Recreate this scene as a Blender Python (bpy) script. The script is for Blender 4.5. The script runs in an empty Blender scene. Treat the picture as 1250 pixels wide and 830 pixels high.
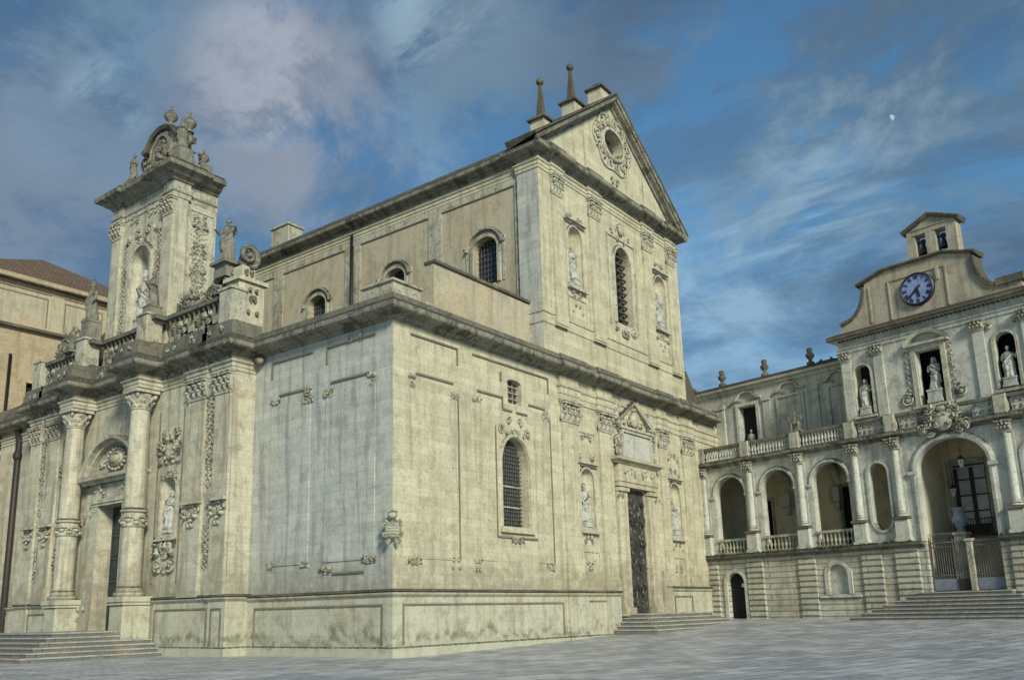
import bpy, math, random
from math import pi, sin, cos, sqrt, atan2, radians
from mathutils import Vector, Matrix
from mathutils.geometry import tessellate_polygon

# ------------------------------------------------------------------ camera
scn = bpy.context.scene
COL = scn.collection
F_PX, PITCH, ROLL, YAW, PAL = 1082.247, .218394, -.0226873, .905809, -.2061285
cyw, syw = cos(YAW), sin(YAW)
fw = Vector((syw*cos(PITCH), cyw*cos(PITCH), sin(PITCH)))
r0 = Vector((cyw, -syw, 0)); u0 = r0.cross(fw)
rr = cos(ROLL)*r0 + sin(ROLL)*u0
uu = -sin(ROLL)*r0 + cos(ROLL)*u0
CAMP = Vector((-25.729, -25.2526, 1.65))
cam = bpy.data.cameras.new('camera'); camo = bpy.data.objects.new('camera', cam); COL.objects.link(camo)
M = Matrix.Identity(4)
for i in range(3):
    M[i][0] = rr[i]; M[i][1] = uu[i]; M[i][2] = -fw[i]; M[i][3] = CAMP[i]
camo.matrix_world = M
cam.sensor_width = 36; cam.lens = F_PX*36/1250
cam.shift_x = 27.77/1250; cam.shift_y = 92.22/1250
cam.clip_start = .1; cam.clip_end = 6000
scn.camera = camo
def ray_dir(px, py):
    return (fw*F_PX + rr*(px-597.23) - uu*(py-507.22)).normalized()

# ------------------------------------------------------------------ light
SUN_DIR = Vector((-.62, -1, .62)).normalized()          # towards the sun
EXPO = .95
sun = bpy.data.lights.new('sun', 'SUN'); suno = bpy.data.objects.new('sun', sun); COL.objects.link(suno)
suno.rotation_euler = SUN_DIR.to_track_quat('Z', 'Y').to_euler()
sun.energy = 2.1; sun.angle = radians(12); sun.color = (1, .945, .78)
scn.view_settings.view_transform = 'Standard'; scn.view_settings.look = 'None'
scn.view_settings.exposure = EXPO; scn.view_settings.gamma = 1

class N:                                              # tiny node helper
    def __init__(s, tree): s.t = tree
    def new(s, ty, **k):
        n = s.t.nodes.new(ty)
        ins = k.pop('ins', {})
        for a, v in k.items(): setattr(n, a, v)
        for a, v in ins.items():
            sock = n.inputs[a]
            if hasattr(v, 'is_output') or isinstance(v, bpy.types.NodeSocket): s.t.links.new(v, sock)
            else: sock.default_value = v
        return n
    def math(s, op, a, b=None, clamp=False):
        n = s.new('ShaderNodeMath', operation=op, use_clamp=clamp, ins={0: a})
        if b is not None:
            if isinstance(b, bpy.types.NodeSocket): s.t.links.new(b, n.inputs[1])
            else: n.inputs[1].default_value = b
        return n.outputs[0]
    def vmath(s, op, a, b=None):
        ins = {0: a}
        if b is not None: ins[1] = b
        n = s.new('ShaderNodeVectorMath', operation=op, ins=ins)
        return n.outputs['Value'] if op in ('DOT_PRODUCT', 'LENGTH', 'DISTANCE') else n.outputs[0]
    def mix(s, fac, a, b, mode='MIX'):
        n = s.new('ShaderNodeMix', data_type='RGBA', blend_type=mode)
        for i, v in ((0, fac), (6, a), (7, b)):
            if isinstance(v, bpy.types.NodeSocket): s.t.links.new(v, n.inputs[i])
            else: n.inputs[i].default_value = (v if i == 0 else (*v, 1) if len(v) == 3 else v)
        return n.outputs[2]
    def ramp(s, fac, lo, hi):
        n = s.new('ShaderNodeMapRange', interpolation_type='SMOOTHSTEP', ins={0: fac, 1: lo, 2: hi, 3: 0., 4: 1.})
        return n.outputs[0]
    def noise(s, vec, scale, detail=4, rough=.55, dist=0.):
        return s.new('ShaderNodeTexNoise', ins={'Vector': vec, 'Scale': scale, 'Detail': detail, 'Roughness': rough, 'Distortion': dist}).outputs[0]

world = bpy.data.worlds.new('World'); scn.world = world; world.use_nodes = True
wt = world.node_tree; wt.nodes.clear(); W = N(wt)
sky = W.new('ShaderNodeTexSky', sky_type='NISHITA')
sky.sun_disc = False; sky.sun_elevation = math.asin(SUN_DIR.z); sky.sun_rotation = atan2(SUN_DIR.x, SUN_DIR.y)
sky.air_density = 1.0; sky.dust_density = .6; sky.ozone_density = 2.2
dirv = W.new('ShaderNodeTexCoord').outputs['Generated']
sep = W.new('ShaderNodeSeparateXYZ', ins={0: dirv})
zz = W.math('ADD', W.math('MAXIMUM', sep.outputs[2], 0.), .22)
pl = W.new('ShaderNodeCombineXYZ', ins={0: W.math('DIVIDE', sep.outputs[0], zz), 1: W.math('DIVIDE', sep.outputs[1], zz), 2: 0.}).outputs[0]
rotm = W.new('ShaderNodeMapping', ins={0: pl, 'Rotation': (0, 0, radians(38)), 'Scale': (1.0, .42, 1)}).outputs[0]
n1 = W.noise(rotm, 1.35, 7, .58, .5)
n2 = W.noise(W.new('ShaderNodeMapping', ins={0: pl, 'Rotation': (0, 0, radians(30)), 'Scale': (1.6, .45, 1), 'Location': (5, 2, 0)}).outputs[0], 3.2, 9, .62, .3)
n3 = W.noise(pl, .75, 4, .5, .2)
SKYS = .094
skyc = W.new('ShaderNodeVectorMath', operation='SCALE', ins={0: sky.outputs[0], 'Scale': SKYS}).outputs[0]
def sdot(px, py, rad):                                # a soft cloud bank around one direction of the sky
    d = ray_dir(px, py)
    v = W.vmath('DOT_PRODUCT', dirv, (d.x, d.y, d.z))
    return W.ramp(v, cos(radians(rad)), 1.0)
base = W.mix(1., skyc, (.45, .72, .77), 'MULTIPLY')
n4 = W.noise(pl, 2.6, 10, .66, .35)
# deep blue-grey stratus veils, thin mottled cirrus and a few denser banks
veil = W.ramp(W.math('ADD', n1, W.math('MULTIPLY', n3, .5)), .60, .84)
base = W.mix(W.math('MULTIPLY', veil, .8), base, (.036, .066, .115))
mot = W.math('MULTIPLY', W.ramp(n4, .46, .60), W.ramp(n3, .30, .50))
base = W.mix(W.math('MULTIPLY', mot, .55), base, (.13, .205, .27))
n5 = W.noise(rotm, 4.5, 10, .7, .2)
base = W.mix(W.math('MULTIPLY', W.ramp(n5, .47, .57), .45), base, (.05, .08, .12))
wisp = W.ramp(n2, .50, .72)
wm = W.math('MULTIPLY', wisp, W.ramp(n1, .40, .62))
base = W.mix(W.math('MULTIPLY', wm, .55), base, (.12, .20, .27))
def bank(px, py, rad, tex, lo, hi, amt, colr):
    global base
    k = W.math('MULTIPLY', W.ramp(W.vmath('DOT_PRODUCT', dirv, tuple(ray_dir(px, py))), cos(radians(rad)), cos(radians(rad*.25))), W.ramp(tex, lo, hi))
    base = W.mix(W.math('MULTIPLY', k, amt), base, colr)
mixn = W.math('ADD', W.math('MULTIPLY', n4, .6), W.math('MULTIPLY', n1, .5))
bank(330, 125, 8, mixn, .46, .62, .85, (.20, .21, .245))
bank(380, 210, 8, mixn, .47, .60, .6, (.13, .155, .195))
bank(315, 90, 5, n4, .45, .56, .8, (.29, .30, .34))
bank(30, 210, 9, mixn, .44, .64, .75, (.10, .125, .17))
bank(110, 110, 7, n4, .50, .64, .4, (.15, .23, .30))
bank(560, 20, 6, n4, .48, .64, .4, (.14, .22, .28))
bank(780, 60, 9, n4, .44, .64, .5, (.13, .20, .27))
bank(900, 70, 15, mixn, .46, .57, .9, (.038, .062, .10))
bank(540, 30, 5, n5, .47, .58, .7, (.20, .28, .34))
bank(130, 125, 3, n5, .46, .56, .7, (.20, .28, .35))
bank(1150, 90, 12, n4, .42, .60, .7, (.055, .09, .13))
bank(1050, 180, 9, n4, .50, .62, .5, (.13, .20, .26))
bank(620, 70, 8, mixn, .48, .62, .6, (.07, .105, .145))
bank(200, 30, 12, mixn, .5, .66, .6, (.05, .09, .14))
bank(980, 280, 7, n2, .46, .62, .7, (.17, .26, .34))
bank(900, 230, 12, n4, .46, .66, .5, (.13, .21, .29))
bank(880, 420, 9, n4, .3, .6, .5, (.19, .31, .42))
bg = W.new('ShaderNodeBackground', ins={0: base, 1: 1.0})
wo = W.new('ShaderNodeOutputWorld', ins={0: bg.outputs[0]})

# ------------------------------------------------------------------ materials
def stone(name, c1, c2, joint=.35, bw=.95, bh=.42, crust=.75, streak=.5, blot=(.16, .15, .12), blotamt=.35, warm=(.5, .36, .2), warmamt=.25, damp=0., soot=0., bump=.35, mort=.007, grime=.35, bevel=False):
    m = bpy.data.materials.new(name); m.use_nodes = True
    t = m.node_tree; t.nodes.clear(); S = N(t)
    g = S.new('ShaderNodeNewGeometry')
    P = g.outputs['Position']; Nn = g.outputs['True Normal']
    tan = S.vmath('NORMALIZE', S.vmath('CROSS_PRODUCT', (0, 0, 1), Nn))
    u = S.vmath('DOT_PRODUCT', P, tan)
    sp = S.new('ShaderNodeSeparateXYZ', ins={0: P}); z = sp.outputs[2]
    uv = S.new('ShaderNodeCombineXYZ', ins={0: u, 1: z, 2: 0.}).outputs[0]
    br = S.new('ShaderNodeTexBrick', ins={'Vector': uv, 'Color1': (*c1, 1), 'Color2': (*c2, 1), 'Mortar': (*[x*.35 for x in c1], 1), 'Scale': 1., 'Mortar Size': mort, 'Mortar Smooth': .3, 'Bias': 0., 'Brick Width': bw, 'Row Height': bh})
    nb = S.noise(P, .55, 5, .6, .3); nm = S.noise(P, 2.3, 6, .65); nf = S.noise(P, 14, 4, .6)
    flat = S.mix(nm, c1, c2)
    col = S.mix(joint, flat, br.outputs[0])
    col = S.mix(S.math('MULTIPLY', S.ramp(nb, .46, .64), warmamt), col, warm)
    st = S.noise(S.new('ShaderNodeCombineXYZ', ins={0: S.math('MULTIPLY', u, 2.2), 1: S.math('MULTIPLY', z, .16), 2: 0.}).outputs[0], 1.0, 6, .6, .2)
    col = S.mix(S.math('MULTIPLY', S.ramp(st, .47, .66), streak), col, blot, 'MULTIPLY' if False else 'MIX')
    bl = S.noise(P, 1.1, 8, .72, .6)
    col = S.mix(S.math('MULTIPLY', S.ramp(bl, .48, .62), blotamt), col, blot)
    sp2 = S.noise(P, 6.5, 8, .75)
    col = S.mix(S.math('MULTIPLY', S.ramp(sp2, .50, .66), grime), col, (.09, .085, .07))
    col = S.mix(S.math('MULTIPLY', S.ramp(nf, .35, .8), .12), col, (.55, .55, .46))
    if damp > 0:      # rising damp: an uneven tide line of dark mould with a salt-bleached edge
        tide = S.math('ADD', S.math('MULTIPLY', nb, 1.6), S.math('MULTIPLY', bl, .9))
        h = S.math('SUBTRACT', z, tide)
        col = S.mix(S.math('MULTIPLY', S.math('SUBTRACT', 1., S.ramp(h, -1.0, -.1)), damp*.55), col, (.42, .43, .33))
        edge = S.math('MULTIPLY', S.ramp(h, -1.0, -.6), S.math('SUBTRACT', 1., S.ramp(h, -.6, -.15)))
        col = S.mix(S.math('MULTIPLY', S.math('MULTIPLY', edge, damp*.75), S.ramp(nm, .38, .62)), col, (.13, .13, .09))
    if soot > 0:      # brown-grey staining of the lowest courses above the plinth
        h = S.math('SUBTRACT', z, S.math('ADD', S.math('MULTIPLY', nb, 3.2), S.math('MULTIPLY', st, 2.0)))
        k = S.math('MULTIPLY', S.math('SUBTRACT', 1., S.ramp(h, soot-3.4, soot-1.6)), S.ramp(nm, .25, .6))
        col = S.mix(S.math('MULTIPLY', k, .62), col, (.235, .215, .155))
    # black crust and lichen settle on upward-facing ledges
    up = S.new('ShaderNodeSeparateXYZ', ins={0: Nn}).outputs[2]
    cr = S.math('MULTIPLY', S.ramp(up, .12, .6), S.math('ADD', .45, S.ramp(sp2, .3, .65)))
    col = S.mix(S.math('MULTIPLY', cr, crust, True), col, (.055, .053, .042))
    hgt = S.math('ADD', S.math('MULTIPLY', nf, .5), S.math('ADD', S.math('MULTIPLY', nm, .6), S.math('MULTIPLY', br.outputs[1], -joint*.9)))
    bp = S.new('ShaderNodeBump', ins={'Strength': bump, 'Distance': .06, 'Height': hgt})
    bs = S.new('ShaderNodeBsdfPrincipled', ins={'Base Color': col, 'Roughness': .92, 'Normal': bp.outputs[0], 'Specular IOR Level': .15})
    S.new('ShaderNodeOutputMaterial', ins={0: bs.outputs[0]})
    return m
def plain(name, c, rough=.6, metal=0., noise_c=None, nscale=3., bump=0., emit=None):
    m = bpy.data.materials.new(name); m.use_nodes = True
    t = m.node_tree; t.nodes.clear(); S = N(t)
    P = S.new('ShaderNodeNewGeometry').outputs['Position']
    n = S.noise(P, nscale, 6, .65)
    c2 = noise_c or tuple(x*.6 for x in c)
    col = S.mix(S.ramp(n, .35, .7), c, c2)
    bp = S.new('ShaderNodeBump', ins={'Strength': bump, 'Distance': .05, 'Height': n})
    bs = S.new('ShaderNodeBsdfPrincipled', ins={'Base Color': col, 'Roughness': rough, 'Metallic': metal, 'Normal': bp.outputs[0]})
    if emit: bs.inputs['Emission Color'].default_value = (*emit, 1); bs.inputs['Emission Strength'].default_value = 1
    S.new('ShaderNodeOutputMaterial', ins={0: bs.outputs[0]})
    return m

M_R = stone('stone_side_front', soot=3.6, c1=(.63, .605, .435), c2=(.42, .385, .265), joint=.5, bw=1.45, bh=.36, damp=.0, streak=.38, blotamt=.3, blot=(.21,.19,.13), grime=.45, warmamt=.14, warm=(.38, .29, .17))
M_L = stone('stone_corner_bay_sky_tint', soot=3.6, c1=(.55, .57, .50), c2=(.36, .375, .34), bw=1.45, bh=.36, mort=.008, joint=.5, streak=.5, blotamt=.28, blot=(.15, .16, .17), warmamt=.12, grime=.35)  # cooler copy of the side front stone: blue sky light in the colour, plus stains
M_G = stone('stone_main_facade', soot=3.6, c1=(.58, .56, .43), c2=(.42, .40, .30), joint=.55, bw=1.25, bh=.36, streak=.5, blotamt=.4)
M_PL = stone('stone_plinth', (.54, .53, .40), (.42, .42, .32), joint=.3, damp=1., blotamt=.4, streak=.3, warmamt=.2)
M_N = stone('plaster_nave', (.50, .45, .32), (.38, .345, .25), joint=.12, streak=.35, blotamt=.3, warmamt=.35)
M_T = stone('stone_trim', (.52, .51, .40), (.36, .355, .28), joint=.2, streak=.5, blotamt=.6, blot=(.12,.115,.09), crust=1., grime=.75, bump=.5)
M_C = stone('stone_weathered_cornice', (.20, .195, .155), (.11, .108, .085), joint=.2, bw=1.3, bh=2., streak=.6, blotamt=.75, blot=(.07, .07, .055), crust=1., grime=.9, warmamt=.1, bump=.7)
M_CR = stone('stone_crusted_shaded_cornice', (.34, .33, .26), (.20, .195, .15), joint=.15, streak=.7, blotamt=.85, blot=(.065,.06,.045), crust=1., grime=.85, bump=.6, warmamt=.1)  # black crust, with the shade of the soffits darkened into the colour too
M_K = stone('stone_carving', (.58, .565, .44), (.38, .37, .29), joint=0., streak=.4, blotamt=.45, blot=(.12,.115,.09), crust=1., grime=.7, bump=.6)
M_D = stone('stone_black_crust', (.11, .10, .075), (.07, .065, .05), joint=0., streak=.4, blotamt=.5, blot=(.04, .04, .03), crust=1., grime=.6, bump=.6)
M_LN = stone('stone_dirt_shade_line', (.21, .185, .13), (.12, .105, .075), joint=0., streak=.2, blotamt=.2, crust=.8, grime=.3)  # dirt on thin ledges, and crease shade painted in as a dark colour
M_P = stone('stone_palace', (.60, .61, .53), (.46, .47, .41), joint=.15, streak=.5, blotamt=.45, blot=(.20, .20, .17), warmamt=.15, grime=.45)
M_PR = stone('stone_rusticated', (.56, .55, .44), (.40, .40, .32), joint=.9, bw=3.2, bh=.335, mort=.03, streak=.3, blotamt=.35, damp=.4, bump=1.)
M_PY = stone('plaster_loggia', (.76, .67, .46), (.68, .60, .42), joint=0., streak=.2, blotamt=.15, warmamt=.2)
M_PB = stone('plaster_clock_gable', (.47, .44, .33), (.35, .32, .25), joint=.15, streak=.5, blotamt=.45, blot=(.2, .15, .12))
M_O = stone('stone_ochre_building', (.48, .40, .26), (.35, .29, .19), joint=.45, bw=.7, bh=.3, streak=.4, blotamt=.4, blot=(.25, .18, .11), warmamt=.3)
M_ST = stone('marble_statue', (.56, .57, .51), (.42, .43, .38), joint=0., streak=.35, blotamt=.4, blot=(.13, .13, .11), crust=.75, grime=.5, warmamt=.1)
M_SD = stone('weathered_statue', (.27, .26, .21), (.16, .155, .125), joint=0., streak=.4, blotamt=.55, blot=(.08, .08, .06), crust=.9, grime=.8, warmamt=.1)
M_GL = plain('dark_glass', (.018, .022, .028), .25, 0, (.05, .06, .07), 6)
M_GR = plain('iron_grille', (.16, .16, .15), .7, .2, (.07, .07, .07), 5)
M_IR = plain('dark_iron', (.035, .035, .035), .6, .5, (.06, .045, .035), 6)
M_DR = plain('dark_green_door_wood', (.02, .032, .03), .5, 0, (.035, .05, .048), 3)
M_BR = plain('bronze_relief', (.055, .05, .045), .5, .5, (.13, .125, .11), 1.3, .5)
M_DK = plain('dark_opening', (.012, .012, .013), .9)
M_WD = plain('brown_shutter', (.085, .065, .055), .7, 0, (.05, .04, .035), 5)
M_WH = plain('white_curtain_glass', (.50, .50, .48), .3, 0, (.36, .37, .38), 2)
M_RF = stone('terracotta_roof', (.25, .135, .08), (.13, .075, .05), joint=.9, bw=.28, bh=.16, mort=.02, crust=.25, streak=.4, blotamt=.4, warmamt=0., bump=1.)
M_CF = plain('clock_face_enamel', (.17, .24, .46), .4, 0, (.27, .33, .53), 4)
M_CB = plain('clock_black', (.015, .015, .03), .5)
M_BL = plain('blue_grey_gate_panel', (.16, .19, .25), .6, .1, (.24, .26, .30), 5)
M_BZ = plain('bronze_bell', (.03, .035, .05), .5, .6, (.06, .06, .07), 6)
M_PT = plain('paper_sign', (.75, .76, .76), .8, 0, (.68, .69, .7), 9)
M_VS = plain('grey_stone_vase', (.14, .165, .21), .9, 0, (.24, .26, .30), 7, .5)
M_BK = plain('bark', (.06, .05, .04), .9, 0, (.10, .085, .07), 9)
M_MOON = plain('moonlight', (.05, .05, .05), 1, 0, (.04, .04, .04), 1, 0, emit=(.17, .26, .30))
M_MOSS = plain('moss_clump', (.05, .06, .025), .95, 0, (.09, .085, .05), 9, .8)

# paving
def paving():
    m = bpy.data.materials.new('worn_stone_paving'); m.use_nodes = True
    t = m.node_tree; t.nodes.clear(); S = N(t)
    P = S.new('ShaderNodeNewGeometry').outputs['Position']
    mp = S.new('ShaderNodeMapping', ins={0: P, 'Rotation': (0, 0, radians(12)), 'Scale': (1, 1, 1)}).outputs[0]
    fl = S.new('ShaderNodeVectorMath', operation='MULTIPLY', ins={0: mp, 1: (1, 1, 0)}).outputs[0]
    wob = S.new('ShaderNodeVectorMath', operation='SCALE', ins={0: S.new('ShaderNodeTexNoise', ins={'Vector': fl, 'Scale': 1.5}).outputs[1], 'Scale': .12}).outputs[0]
    fl = S.vmath('ADD', fl, wob)
    br = S.new('ShaderNodeTexBrick', ins={'Vector': fl, 'Color1': (.54, .55, .57, 1), 'Color2': (.27, .28, .30, 1), 'Mortar': (.035, .035, .04, 1), 'Scale': 1., 'Mortar Size': .028, 'Mortar Smooth': .3, 'Bias': .0, 'Brick Width': 1.05, 'Row Height': .62})
    nb = S.noise(fl, .35, 6, .65, .4); nm = S.noise(fl, 2.2, 8, .7); nf = S.noise(P, 22, 4, .6)
    col = S.mix(S.math('MULTIPLY', S.ramp(nb, .44, .62), .55), br.outputs[0], (.17, .185, .21))
    col = S.mix(S.math('MULTIPLY', S.ramp(nm, .50, .62), .45), col, (.52, .54, .55))
    col = S.mix(S.math('MULTIPLY', S.ramp(nf, .45, .7), .25), col, (.10, .10, .11))
    h = S.math('ADD', S.math('MULTIPLY', nm, .6), S.math('MULTIPLY', br.outputs[1], -.8))
    bp = S.new('ShaderNodeBump', ins={'Strength': .6, 'Distance': .03, 'Height': h})
    ro = S.new('ShaderNodeMapRange', ins={0: nb, 1: .35, 2: .7, 3: .30, 4: .6}).outputs[0]
    bs = S.new('ShaderNodeBsdfPrincipled', ins={'Base Color': col, 'Roughness': ro, 'Normal': bp.outputs[0], 'Specular IOR Level': .5})
    S.new('ShaderNodeOutputMaterial', ins={0: bs.outputs[0]})
    return m
M_GD = paving()
M_STEP = stone('stone_steps', (.42, .43, .41), (.30, .31, .30), joint=.4, bw=1.3, bh=10, crust=.28, streak=.3, blotamt=.4, grime=.5, bump=.6)

# ------------------------------------------------------------------ mesh helpers
class Frame:
    def __init__(s, O, S, D): s.O = Vector(O); s.S = Vector(S); s.D = Vector(D)
    def __call__(s, a, z, d=0.): return s.O + s.S*a + s.D*d + Vector((0, 0, z))
FF = Frame((0, 0, 0), (1, 0, 0), (0, -1, 0))              # side front: a runs right, d comes out
FG = Frame((0, 0, 0), (0, 1, 0), (-1, 0, 0))              # main facade: a runs away to the left
pd = Vector((sin(PAL), -cos(PAL), 0)); pn = Vector((-pd.y, pd.x, 0))
FP = Frame((29.5, 0, 0), pd, -pn)                         # palace
XN = 11.5
FN = Frame((XN, 0, 0), (0, 1, 0), (-1, 0, 0))             # nave side wall
FO = Frame((0, 37, 0), (1, 0, 0), (0, -1, 0))             # ochre building
def shifted(fr, d): return Frame(fr.O + fr.D*d, fr.S, fr.D)

SPLIT = {'panel_moulding', 'pedestal_cap', 'carved_ornament', 'window_surround', 'plinth_frame', 'pilaster_strip', 'frieze_carving', 'panel', 'arch_surround', 'archivolt', 'vault_rib', 'urn_pedestal', 'carved_frame', 'trophy_strip', 'niche_frame', 'balustrade_post', 'pierced_panel', 'foliage_carving', 'openwork_carving', 'loggia_wall', 'dark_recess', 'window_bar', 'crown_carving', 'pediment', 'pediment_relief', 'gable_panel', 'roof', 'balcony_railing', 'wall', 'lower_panel', 'pedestal_scroll', 'blind_niche'}
class MB:
    def __init__(s): s.v = []; s.f = []; s.sm = []
    def add(s, vs, fs, smooth=False):
        b = len(s.v); s.v += [Vector(v) for v in vs]
        for f in fs: s.f.append([b+i for i in f]); s.sm.append(smooth)
    def pieces(s, gap=.22):
        n = len(s.v); par = list(range(n))
        def find(a):
            while par[a] != a: par[a] = par[par[a]]; a = par[a]
            return a
        for f in s.f:
            a = find(f[0])
            for i in f[1:]: par[find(i)] = a
        box_ = {}
        for i, v in enumerate(s.v):
            k = find(i); b = box_.setdefault(k, [list(v), list(v)])
            for q in range(3): b[0][q] = min(b[0][q], v[q]); b[1][q] = max(b[1][q], v[q])
        ks = list(box_); g = {k: k for k in ks}
        def gf(a):
            while g[a] != a: g[a] = g[g[a]]; a = g[a]
            return a
        ks.sort(key=lambda k: box_[k][0][0])
        for i, a in enumerate(ks):
            A = box_[a]
            for b in ks[i+1:]:
                B = box_[b]
                if B[0][0]-A[1][0] > gap: break
                if all(B[0][q]-A[1][q] < gap and A[0][q]-B[1][q] < gap for q in (1, 2)): g[gf(a)] = gf(b)
        out = {}
        for f, sm in zip(s.f, s.sm): out.setdefault(gf(find(f[0])), []).append((f, sm))
        res = []
        for fs in out.values():
            m = MB(); idx = {}
            for f, sm in fs:
                nf = []
                for i in f:
                    if i not in idx: idx[i] = len(m.v); m.v.append(s.v[i])
                    nf.append(idx[i])
                m.f.append(nf); m.sm.append(sm)
            res.append(m)
        return res
    def build(s, name, mat, parent=None, origin=None):
        if name in SPLIT and parent is not None:
            ps = s.pieces()
            if len(ps) > 1:
                o = None
                for p in sorted(ps, key=lambda q: -len(q.v)):
                    q = p.build1(name, mat, parent, origin); o = o or q
                return o
        return s.build1(name, mat, parent, origin)
    def build1(s, name, mat, parent=None, origin=None):
        root = parent
        while root is not None and root.parent is not None: root = root.parent
        off = Vector(origin) if origin is not None else (root['_o'] and Vector(root['_o']) if root is not None else Vector((0, 0, 0)))
        me = bpy.data.meshes.new(name)
        me.from_pydata([v-off for v in s.v], [], s.f)
        me.polygons.foreach_set('use_smooth', s.sm)
        me.materials.append(mat); me.update()
        o = bpy.data.objects.new(name, me); COL.objects.link(o)
        if parent is not None: o.parent = parent
        else: o.location = off
        o['_o'] = tuple(off)
        return o
def P_(parent, d=(0, 0, 0)): return parent
def box(mb, fr, a0, a1, z0, z1, d0, d1):
    vs = [fr(a, z, d) for a in (a0, a1) for z in (z0, z1) for d in (d0, d1)]
    mb.add(vs, [(0, 1, 3, 2), (4, 6, 7, 5), (0, 4, 5, 1), (2, 3, 7, 6), (0, 2, 6, 4), (1, 5, 7, 3)])
def taper(mb, fr, a0, a1, z0, z1, d0, d1, k=.05):
    """box with slightly chamfered front edges"""
    k = min(k, (a1-a0)/2.2, (z1-z0)/2.2)
    vs = [fr(a, z, d0) for a, z in ((a0, z0), (a1, z0), (a1, z1), (a0, z1))] + \
         [fr(a, z, d1-k) for a, z in ((a0, z0), (a1, z0), (a1, z1), (a0, z1))] + \
         [fr(a, z, d1) for a, z in ((a0+k, z0+k), (a1-k, z0+k), (a1-k, z1-k), (a0+k, z1-k))]
    fs = [(8, 9, 10, 11)]
    for i in range(4):
        j = (i+1) % 4
        fs += [(i, j, 4+j, 4+i), (4+i, 4+j, 8+j, 8+i)]
    mb.add(vs, fs)
def wallpoly(mb, fr, outer, holes=(), d=0., t=.6, back=False):
    loops = [list(outer)] + [list(h) for h in holes]
    tri = tessellate_polygon([[Vector((a, z, 0)) for a, z in l] for l in loops])
    flat = [p for l in loops for p in l]
    n = len(flat)
    vs = [fr(a, z, d) for a, z in flat] + [fr(a, z, d-t) for a, z in flat]
    fs = [tuple(x) for x in tri]
    if back: fs += [tuple(i+n for i in x) for x in tri]
    b = 0
    for l in loops:
        m = len(l)
        for i in range(m):
            j = (i+1) % m
            fs.append((b+i, b+j, b+j+n, b+i+n))
        b += m
    mb.add(vs, fs)
def arch(c, w, z0, zs, n=14, rise=None, k=1.0):
    """opening outline: half width w/2, springing zs; rise = height of the head"""
    r = w/2; rise = r if rise is None else rise
    p = [(c-r, z0), (c+r, z0)]
    for i in range(n+1):
        a = pi*i/n
        p.append((c+r*cos(a), zs+rise*sin(a)**k))
    return p
def rect(a0, a1, z0, z1): return [(a0, z0), (a1, z0), (a1, z1), (a0, z1)]
def sweep_xy(mb, path, prof, side=-1, cap=True):
    """mouldings: profile [(out, z)] swept along an xy polyline, mitred; side=-1: out is to the right of travel"""
    pts = [Vector(p).to_2d() for p in path]; n = len(pts); offs = []
    for i in range(n):
        ds = []
        if i > 0: ds.append((pts[i]-pts[i-1]).normalized())
        if i < n-1: ds.append((pts[i+1]-pts[i]).normalized())
        ns = [Vector((-d.y, d.x))*(-side*-1) for d in ds]
        if len(ns) == 1: offs.append(ns[0])
        else:
            b = ns[0]+ns[1]; l = b.length
            b = b/l; c = b.dot(ns[0]); offs.append(b/max(c, .2))
    m = len(prof); vs = []
    for i in range(n):
        for o, z in prof:
            q = pts[i]+offs[i]*o; vs.append((q.x, q.y, z))
    fs = [(i*m+j, (i+1)*m+j, (i+1)*m+j+1, i*m+j+1) for i in range(n-1) for j in range(m-1)]
    if cap: fs += [tuple(range(m)), tuple((n-1)*m+j for j in range(m-1, -1, -1))]
    mb.add(vs, fs)
def sweep_pl(mb, fr, path, prof, closed=False, d0=0., cap=True):
    """profile [(out, normal offset)] swept along a path in the wall plane (a, z); normal = left of travel"""
    pts = [Vector(p) for p in path]; n = len(pts); offs = []
    for i in range(n):
        ds = []
        if i > 0 or closed: ds.append((pts[i]-pts[i-1]).normalized())
        if i < n-1 or closed: ds.append((pts[(i+1) % n]-pts[i]).normalized())
        ns = [Vector((-d.y, d.x)) for d in ds]
        if len(ns) == 1: offs.append(ns[0])
        else:
            b = (ns[0]+ns[1]).normalized(); offs.append(b/max(b.dot(ns[0]), .25))
    m = len(prof); vs = []
    for i in range(n):
        for d, o in prof:
            q = pts[i]+offs[i]*o; vs.append(fr(q.x, q.y, d0+d))
    k = n if closed else n-1
    fs = [(i*m+j, ((i+1) % n)*m+j, ((i+1) % n)*m+j+1, i*m+j+1) for i in range(k) for j in range(m-1)]
    if cap and not closed: fs += [tuple(range(m)), tuple((n-1)*m+j for j in range(m-1, -1, -1))]
    mb.add(vs, fs)
def lathe(mb, c, prof, n=16, a0=0., a1=2*pi, smooth=True, sq=None):
    c = Vector(c); full = abs(a1-a0-2*pi) < 1e-6; k = n if full else n+1; m = len(prof); vs = []
    for i in range(k):
        a = a0+(a1-a0)*i/n
        for r, z in prof: vs.append(c+Vector((r*cos(a), r*sin(a), z)))
    fs = []
    for i in range(n):
        j = (i+1) % k
        for q in range(m-1): fs.append((i*m+q, j*m+q, j*m+q+1, i*m+q+1))
    mb.add(vs, fs, smooth)
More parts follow.
